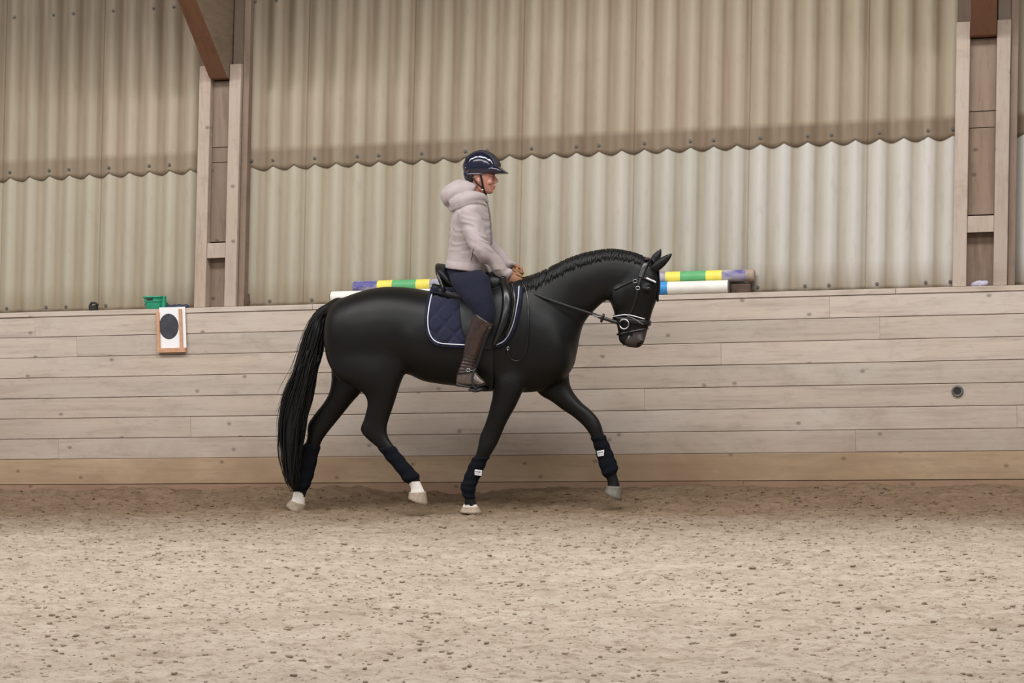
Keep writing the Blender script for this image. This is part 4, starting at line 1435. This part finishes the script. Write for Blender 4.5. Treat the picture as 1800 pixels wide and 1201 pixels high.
# boots
bt = ploft(TH[5:], LEGY, 0.95, grow=1.06)
fo = ploft(FOOT, LEGY, 0.85, grow=1.0)
for vf_mir in (False, True):
    fx = (lambda q: mir(q)) if vf_mir else (lambda q: q)
    sh = ploft([(864, 577, 830, 563, 0.060), (861, 585, 825, 577, 0.059), (853, 598, 818, 597, 0.055), (842, 625, 814, 624, 0.046), (836.5, 641, 808, 645, 0.038), (837, 652, 805, 658, 0.037)], LEGY, 0.95)
    top = ploft([(868.5, 571, 833.5, 547.5, 0.061), (868, 575, 832, 555, 0.062), (865, 580, 829, 566, 0.061), (862, 586, 826, 575, 0.059)], LEGY, 0.95)
    bo = fuse('boot', [fx(sh), fx(top), fx(fo)], 0.005, 3, [M['boot'], M['boot_foot']], per,
              disp=lambda c: 0.0022 * np.sin(c[:, 2] * 260 + c[:, 0] * 60) * np.exp(-((c[:, 2] - W(822, 638, LEGY).z) / 0.06) ** 2))
    zc = W(822, 655, LEGY).z
    cc = np.empty(len(bo.data.polygons) * 3); bo.data.polygons.foreach_get('center', cc); cc = cc.reshape(-1, 3)
    bo.data.polygons.foreach_set('material_index', (cc[:, 2] < zc).astype(np.int32))
    so = ploft([(804, 672, 803, 679, 0.03), (815, 675.5, 815, 681, 0.036), (832, 678, 832, 681.5, 0.038), (846, 676.5, 846, 679.5, 0.036), (853, 674, 853, 677, 0.02)], LEGY, 0.8)
    MB().add(fx(so)).build('boot_sole', M['black_plastic'], bo)
    A, B = W(838, 651, LEGY), W(804, 657, LEGY)
    rg = ringpts((A + B) / 2, (A - B) / 2 * 1.05, (0, 0.042, 0), 0.95, 24)
    v_ = strap(rg, 0.014, 0.006, [(p - (A + B) / 2).normalized() for p in rg], True)
    MB().add(fx(v_)).build('spur_strap', M['leather'], bo)
    c = W(823, 651, LEGY - 0.046)
    rg = [c + Vector((math.cos(t) * 0.013, 0, math.sin(t) * 0.011)) for t in np.linspace(0, 2 * math.pi, 13)[:-1]]
    MB().add(fx(tube(rg, 0.003, 6, True, ref=(0, 1, 0)))).build('buckle', M['steel'], bo)
    # boot zip highlight strip along the calf edge
    zpt = [W(x, y, LEGY - 0.045) for x, y in ((841, 553), (846, 562))]
# helmet
hel = empty('helmet', W(848, 305, HY), per)
dome = [(892 - 12, 303, 819, 309, 0.088), (880.5, 296, 814.5, 300, 0.098), (879, 288, 814, 290, 0.099), (873, 278, 819, 279, 0.092), (864, 270, 828, 271, 0.072), (855, 266, 838, 266.5, 0.04), (849, 264.8, 843, 264.9, 0.014)]
back = [(836, 300, 815, 304, 0.082), (834, 309, 817, 313, 0.076), (829, 317, 820, 318.5, 0.055)]
sh_ = fuse('shell', [ploft(dome, HY, 0.98), ploft(back, HY, 0.98)], 0.0045, 4, M['helmet'], hel)
HB = BVHTree.FromPolygons([v.co.copy() for v in sh_.data.vertices], [tuple(p.vertices) for p in sh_.data.polygons])
# matte centre panel running over the crown
cpts = []
ctr = W(847, 300, HY)
V, Fc = [], []
na, nw_ = 28, 8
for i in range(na + 1):
    th = math.radians(10 + 135 * i / na)
    for j in range(nw_ + 1):
        ph = (j / nw_ - 0.5) * 2 * (0.50 - 0.12 * i / na)
        d = Vector((math.cos(th) * math.cos(ph), math.sin(ph), math.sin(th) * math.cos(ph)))
        h = HB.ray_cast(ctr + d * 0.5, -d)
        q = h[0] if h[0] is not None else ctr + d * 0.1
        edge = 0.0005 if j in (0, nw_) or i in (0, na) else 0.0045
        V.append(q + d * edge)
for i in range(na):
    for j in range(nw_):
        a = i * (nw_ + 1) + j
        Fc.append((a, a + 1, a + nw_ + 2, a + nw_ + 1))
mb = MB(); mb.v, mb.f, mb.m = V, Fc, [0] * len(Fc)
mb.build('centre_panel', M['helmet_matte'], hel)
# visor
rings = []
for k, (xa, ya, xb, yb, hw) in enumerate(((858, 292, 850, 307, 0.085), (870, 289, 866, 307.2, 0.086), (879, 292.5, 877, 307, 0.080), (885, 298, 884, 306.8, 0.066), (890, 302, 889.5, 306.2, 0.046), (893.5, 304, 893, 305.6, 0.022))):
    A, B = W(xa, ya, HY), W(xb, yb, HY)
    rings.append(ringpts((A + B) / 2, (A - B) / 2, (0, hw, 0), 0.9, 20))
MB().add(skin_rings(rings)).build('visor', M['helmet'], hel)
rim = []
for a in np.linspace(-math.pi * 0.62, math.pi * 0.62, 25):
    x = 836 + 30 * math.cos(a)
    p = W(x, 306.6, HY)
    rim.append(Vector((p.x, HY + 0.092 * math.sin(a) / 1.0, p.z)))
MB().add(tube(rim, 0.0028, 6)).build('rim_trim', M['helmet_trim'], hel)
for s in (-1, 1):
    vp = [W(844, 306, HY + s * 0.083), W(846, 313, HY + s * 0.078), W(848, 322, HY + s * 0.070), W(849.5, 331, HY + s * 0.056), W(852, 338, HY + s * 0.035), W(855, 342, HY)]
    MB().add(strap(spline(vp, 4), 0.014, 0.004, (0, s, 0))).build('chin_strap', M['leather_soft'], hel)
    vp = [W(830, 311, HY + s * 0.078), W(838, 322, HY + s * 0.073), W(848, 330, HY + s * 0.062)]
    MB().add(strap(spline(vp, 4), 0.010, 0.004, (0, s, 0))).build('harness_strap', M['leather_soft'], hel)
MB().add(strap([W(847.5, 334, HY - 0.060), W(850, 334.5, HY - 0.056)], 0.010, 0.006)).build('strap_clip', M['steel'], hel)
# rear vent screws
for x, y in ((818, 295), (865, 293), (871, 281)):
    h = HB.ray_cast(Vector((W(x, y, HY - 0.08).x, HY - 0.5, W(x, y, HY - 0.08).z)), Vector((0, 1, 0)))
    if h[0] is not None:
        MB().add(ellipsoid(h[0], (0.004, 0, 0), (0, 0.003, 0), (0, 0, 0.004), 8, 6)).build('rivet', M['helmet_trim'], hel)

# stirrups belong to the saddle
for vf_mir in (False, True):
    fx = (lambda q: mir(q)) if vf_mir else (lambda q: q)
    st = [W(862, 575, LEGY - 0.058), W(852, 600, LEGY - 0.056), W(843, 628, LEGY - 0.050), W(835, 650, LEGY - 0.048)]
    lea = MB().add(fx(strap(spline(st, 4), 0.022, 0.006))).build('stirrup_leather', M['leather_soft'], sad)
    iron = [W(836, 648, LEGY - 0.05), W(832, 656, LEGY - 0.058), W(830, 668, LEGY - 0.060), W(833, 680, LEGY - 0.056), W(838, 685, LEGY - 0.045), W(838, 686, LEGY), W(838, 685, LEGY + 0.045), W(833, 680, LEGY + 0.056), W(830, 668, LEGY + 0.058), W(832, 656, LEGY + 0.05), W(836, 648, LEGY + 0.02)]
    irm = MB().add(fx(tube(spline(iron, 4), 0.0075, 8))).build('stirrup_iron', M['gunmetal'], sad)
    tr = [(827, 682, 826, 687, 0.048), (838, 683.5, 838, 690, 0.052), (849, 681, 849, 687, 0.046)]
    MB().add(fx(ploft(tr, LEGY, 0.6, sub=2))).build('tread', M['black_plastic'], irm)

# ------------------------------------------------------------------ things on the ledge


def pole(name, y, z, px0, px1, stripes, r, label):
    x0, x1 = W(px0, 500, y).x, W(px1, 500, y).x
    t = empty(name, (x0, y, z - r))
    tag(t, label, 'jump pole', 'jump poles lying on the kickboard ledge')
    xsn = [x0] + [W(p, 500, y).x for p, _ in stripes[1:]] + [x1]
    mats = []
    mb = MB()
    for k, (p, mk) in enumerate(stripes):
        if M[mk] not in mats: mats.append(M[mk])
        a, b = xsn[k], xsn[k + 1]
        vf = skin_rings([ringpts((xx, y, z), (0, r, 0), (0, 0, r), 1.0, 20) for xx in (a, b)], False)
        mb.add(vf, mats.index(M[mk]))
    o = mb.build('shaft', mats, t)
    for xx, s in ((x0, -1), (x1, 1)):
        MB().add(skin_rings([ringpts((xx + s * q, y, z), (0, r * g, 0), (0, 0, r * g), 1.0, 20) for q, g in ((0, 1), (0.006, 0.96), (0.010, 0.8))])).build('end_cap', M['wood_bare'] if 'green' in label else M['bolt'], t)
    return t


pole('jump_pole', 0.048, 1.509 + 0.0495, 583, 1280, [(583, 'paint_white'), (775, 'paint_blue'), (860, 'paint_white'), (1075, 'paint_blue'), (1174, 'paint_white')], 0.0485,
     'white and blue jump pole resting on the ledge in front')
pole('jump_pole', 0.113, 1.509 + 0.128, 623, 1325,
     [(623, 'paint_purple'), (665, 'paint_yellow'), (691, 'paint_green'), (733, 'paint_yellow'), (757, 'paint_purple'), (893, 'paint_yellow'), (930, 'paint_green'), (1000, 'paint_yellow'), (1035, 'paint_purple'),
      (1171, 'paint_yellow'), (1197, 'paint_green'), (1242, 'paint_yellow'), (1270, 'paint_purple'), (1312, 'wood_bare')], 0.046,
     'yellow, green and purple jump pole stacked behind the white one')
# dark block under the free end of the upper pole
a, b = W(1286, 505, 0.12).x, W(1320, 505, 0.12).x
mb = MB().add(box(a, b, 0.075, 0.165, 1.5095, 1.575))
blk = mb.build('support_block', M['dark_wood'], None, False, bevel=0.006)
tag(blk, 'dark wooden block on the ledge under the right pole end', 'wood block')

# small black clip on the ledge, left
c = W(164, 536, 0.06); c.z = 1.5095
t = empty('rubber_clip', c)
tag(t, 'small black rubber clip lying on the ledge at far left', 'clip')
MB().add(box(c.x - 0.030, c.x + 0.030, c.y - 0.03, c.y + 0.03, c.z, c.z + 0.045)).build('clip_base', M['black_plastic'], t, False, bevel=0.008)
MB().add(tube([c + Vector((-0.035, 0, 0.03)), c + Vector((-0.015, 0, 0.062)), c + Vector((0.02, 0, 0.060)), c + Vector((0.042, 0, 0.04))], 0.010, 8)).build('clip_arm', M['black_plastic'], t)

# green plastic pole cup
c = W(271, 530, 0.06); c.z = 1.5095
t = empty('pole_cup', c)
tag(t, 'green plastic jump cup standing on the ledge beside the target sign', 'jump cup')
rings = []
for z, r, yk in ((0.0, 0.062, 0.8), (0.004, 0.066, 0.8), (0.05, 0.072, 0.8), (0.085, 0.078, 0.8), (0.095, 0.082, 0.8)):
    rings.append(ringpts((c.x, c.y, c.z + z), (r, 0, 0), (0, r * yk, 0), 0.8, 24))
for z, r in ((0.097, 0.074), (0.06, 0.066), (0.02, 0.055)):
    rings.append(ringpts((c.x, c.y, c.z + z), (r, 0, 0), (0, r * 0.78, 0), 0.8, 24))
MB().add(skin_rings(rings)).build('cup_shell', M['green_plastic'], t)
MB().add(tube(ringpts((c.x, c.y, c.z + 0.096), (0.083, 0, 0), (0, 0.066, 0), 0.8, 28), 0.007, 8, True)).build('cup_rim', M['green_plastic'], t)
MB().add(tube(ringpts((c.x, c.y, c.z + 0.062), (0.077, 0, 0), (0, 0.061, 0), 0.8, 28), 0.005, 8, True)).build('cup_band', M['green_plastic'], t)
MB().add(box(c.x - 0.035, c.x + 0.015, c.y - 0.066, c.y - 0.056, c.z + 0.068, c.z + 0.086)).build('cup_slot', M['black_plastic'], t, False, bevel=0.003)
MB().add(box(c.x + 0.07, c.x + 0.10, c.y - 0.02, c.y + 0.02, c.z, c.z + 0.10)).build('cup_bracket', M['green_plastic'], t, False, bevel=0.004)

# navy rag behind the sign
c = W(305, 535, 0.08); c.z = 1.5095
rag = fuse('crumpled_rag', [ellipsoid(c + Vector((dx, dy, 0.012)), (0.05, 0, 0.0), (0, 0.03, 0), (0, 0, 0.018)) for dx, dy in ((-0.05, 0), (0.0, 0.01), (0.05, -0.005), (0.08, 0.01))], 0.006, 2, M['cable'], None,
           disp=lambda q: 0.006 * vnoise(q[:, 0] * 40, q[:, 1] * 40, q[:, 2] * 40))
tag(rag, 'crumpled navy rag on the ledge just behind the target sign', 'rag')
# dark peg beside the left posts
c = W(436, 530, 0.07); c.z = 1.5095
peg = MB().add(skin_rings([ringpts((c.x + 0.01 * z, c.y, c.z + z), (0.014, 0, 0), (0, 0.012, 0), 0.7, 10) for z in (0, 0.05, 0.09, 0.10)])).build('wooden_peg', M['dark_wood'], None)
tag(peg, 'short dark peg upright on the ledge right of left posts', 'peg')
# scrap of paper in the right recess
c = W(1722, 491, 0.11); c.z = 1.5095
sc_ = fuse('paper_scrap', [ellipsoid(c + Vector((dx, 0, 0.018)), (0.045, 0, 0.01), (0, 0.02, 0), (0, 0, 0.022)) for dx in (-0.02, 0.02)], 0.006, 1, M['litter'], None, disp=lambda q: 0.006 * vnoise(q[:, 0] * 50, q[:, 1] * 50, q[:, 2] * 50))
tag(sc_, 'crumpled bluish scrap in the recess between the right posts', 'paper')

# target sign: paper with black disc in a wooden tray
sx0, sx1 = W(275, 580, -0.03).x, W(325, 580, -0.03).x
sz0, sz1 = W(300, 620, -0.03).z, W(300, 541, -0.03).z
t = empty('target_sign', ((sx0 + sx1) / 2, -0.03, sz0))
tag(t, 'white paper target with black disc in a wooden tray frame', 'sign')
MB().add(box(sx0 + 0.004, sx1 - 0.004, -0.016, -0.006, sz0 + 0.01, sz1 - 0.012)).build('backboard', M['frame_wood'], t, False, bevel=0.002, seg=1)
MB().add(box(sx0, sx0 + 0.028, -0.034, -0.005, sz0, sz1 - 0.03)).build('frame_side', M['frame_wood'], t, False, bevel=0.003, seg=1)
MB().add(box(sx1 - 0.048, sx1 - 0.022, -0.034, -0.005, sz0, sz1 - 0.01)).build('frame_side', M['frame_wood'], t, False, bevel=0.003, seg=1)
MB().add(box(sx0, sx1, -0.040, -0.005, sz0, sz0 + 0.036)).build('frame_bottom', M['frame_wood'], t, False, bevel=0.003, seg=1)
pw = MB().add(box(sx0 + 0.026, sx1 + 0.004, -0.021, -0.0185, sz0 + 0.037, sz1 + 0.004)).build('paper', M['paper'], t, False)
dx, dz = W(297, 574, -0.02).x, W(297, 574, -0.02).z
disc = skin_rings([ringpts((dx, yy, dz), (0.083, 0, 0), (0, 0, 0.102), 1.0, 40) for yy in (-0.021, -0.0225)])
MB().add(disc).build('black_disc', M['disc'], pw, False)
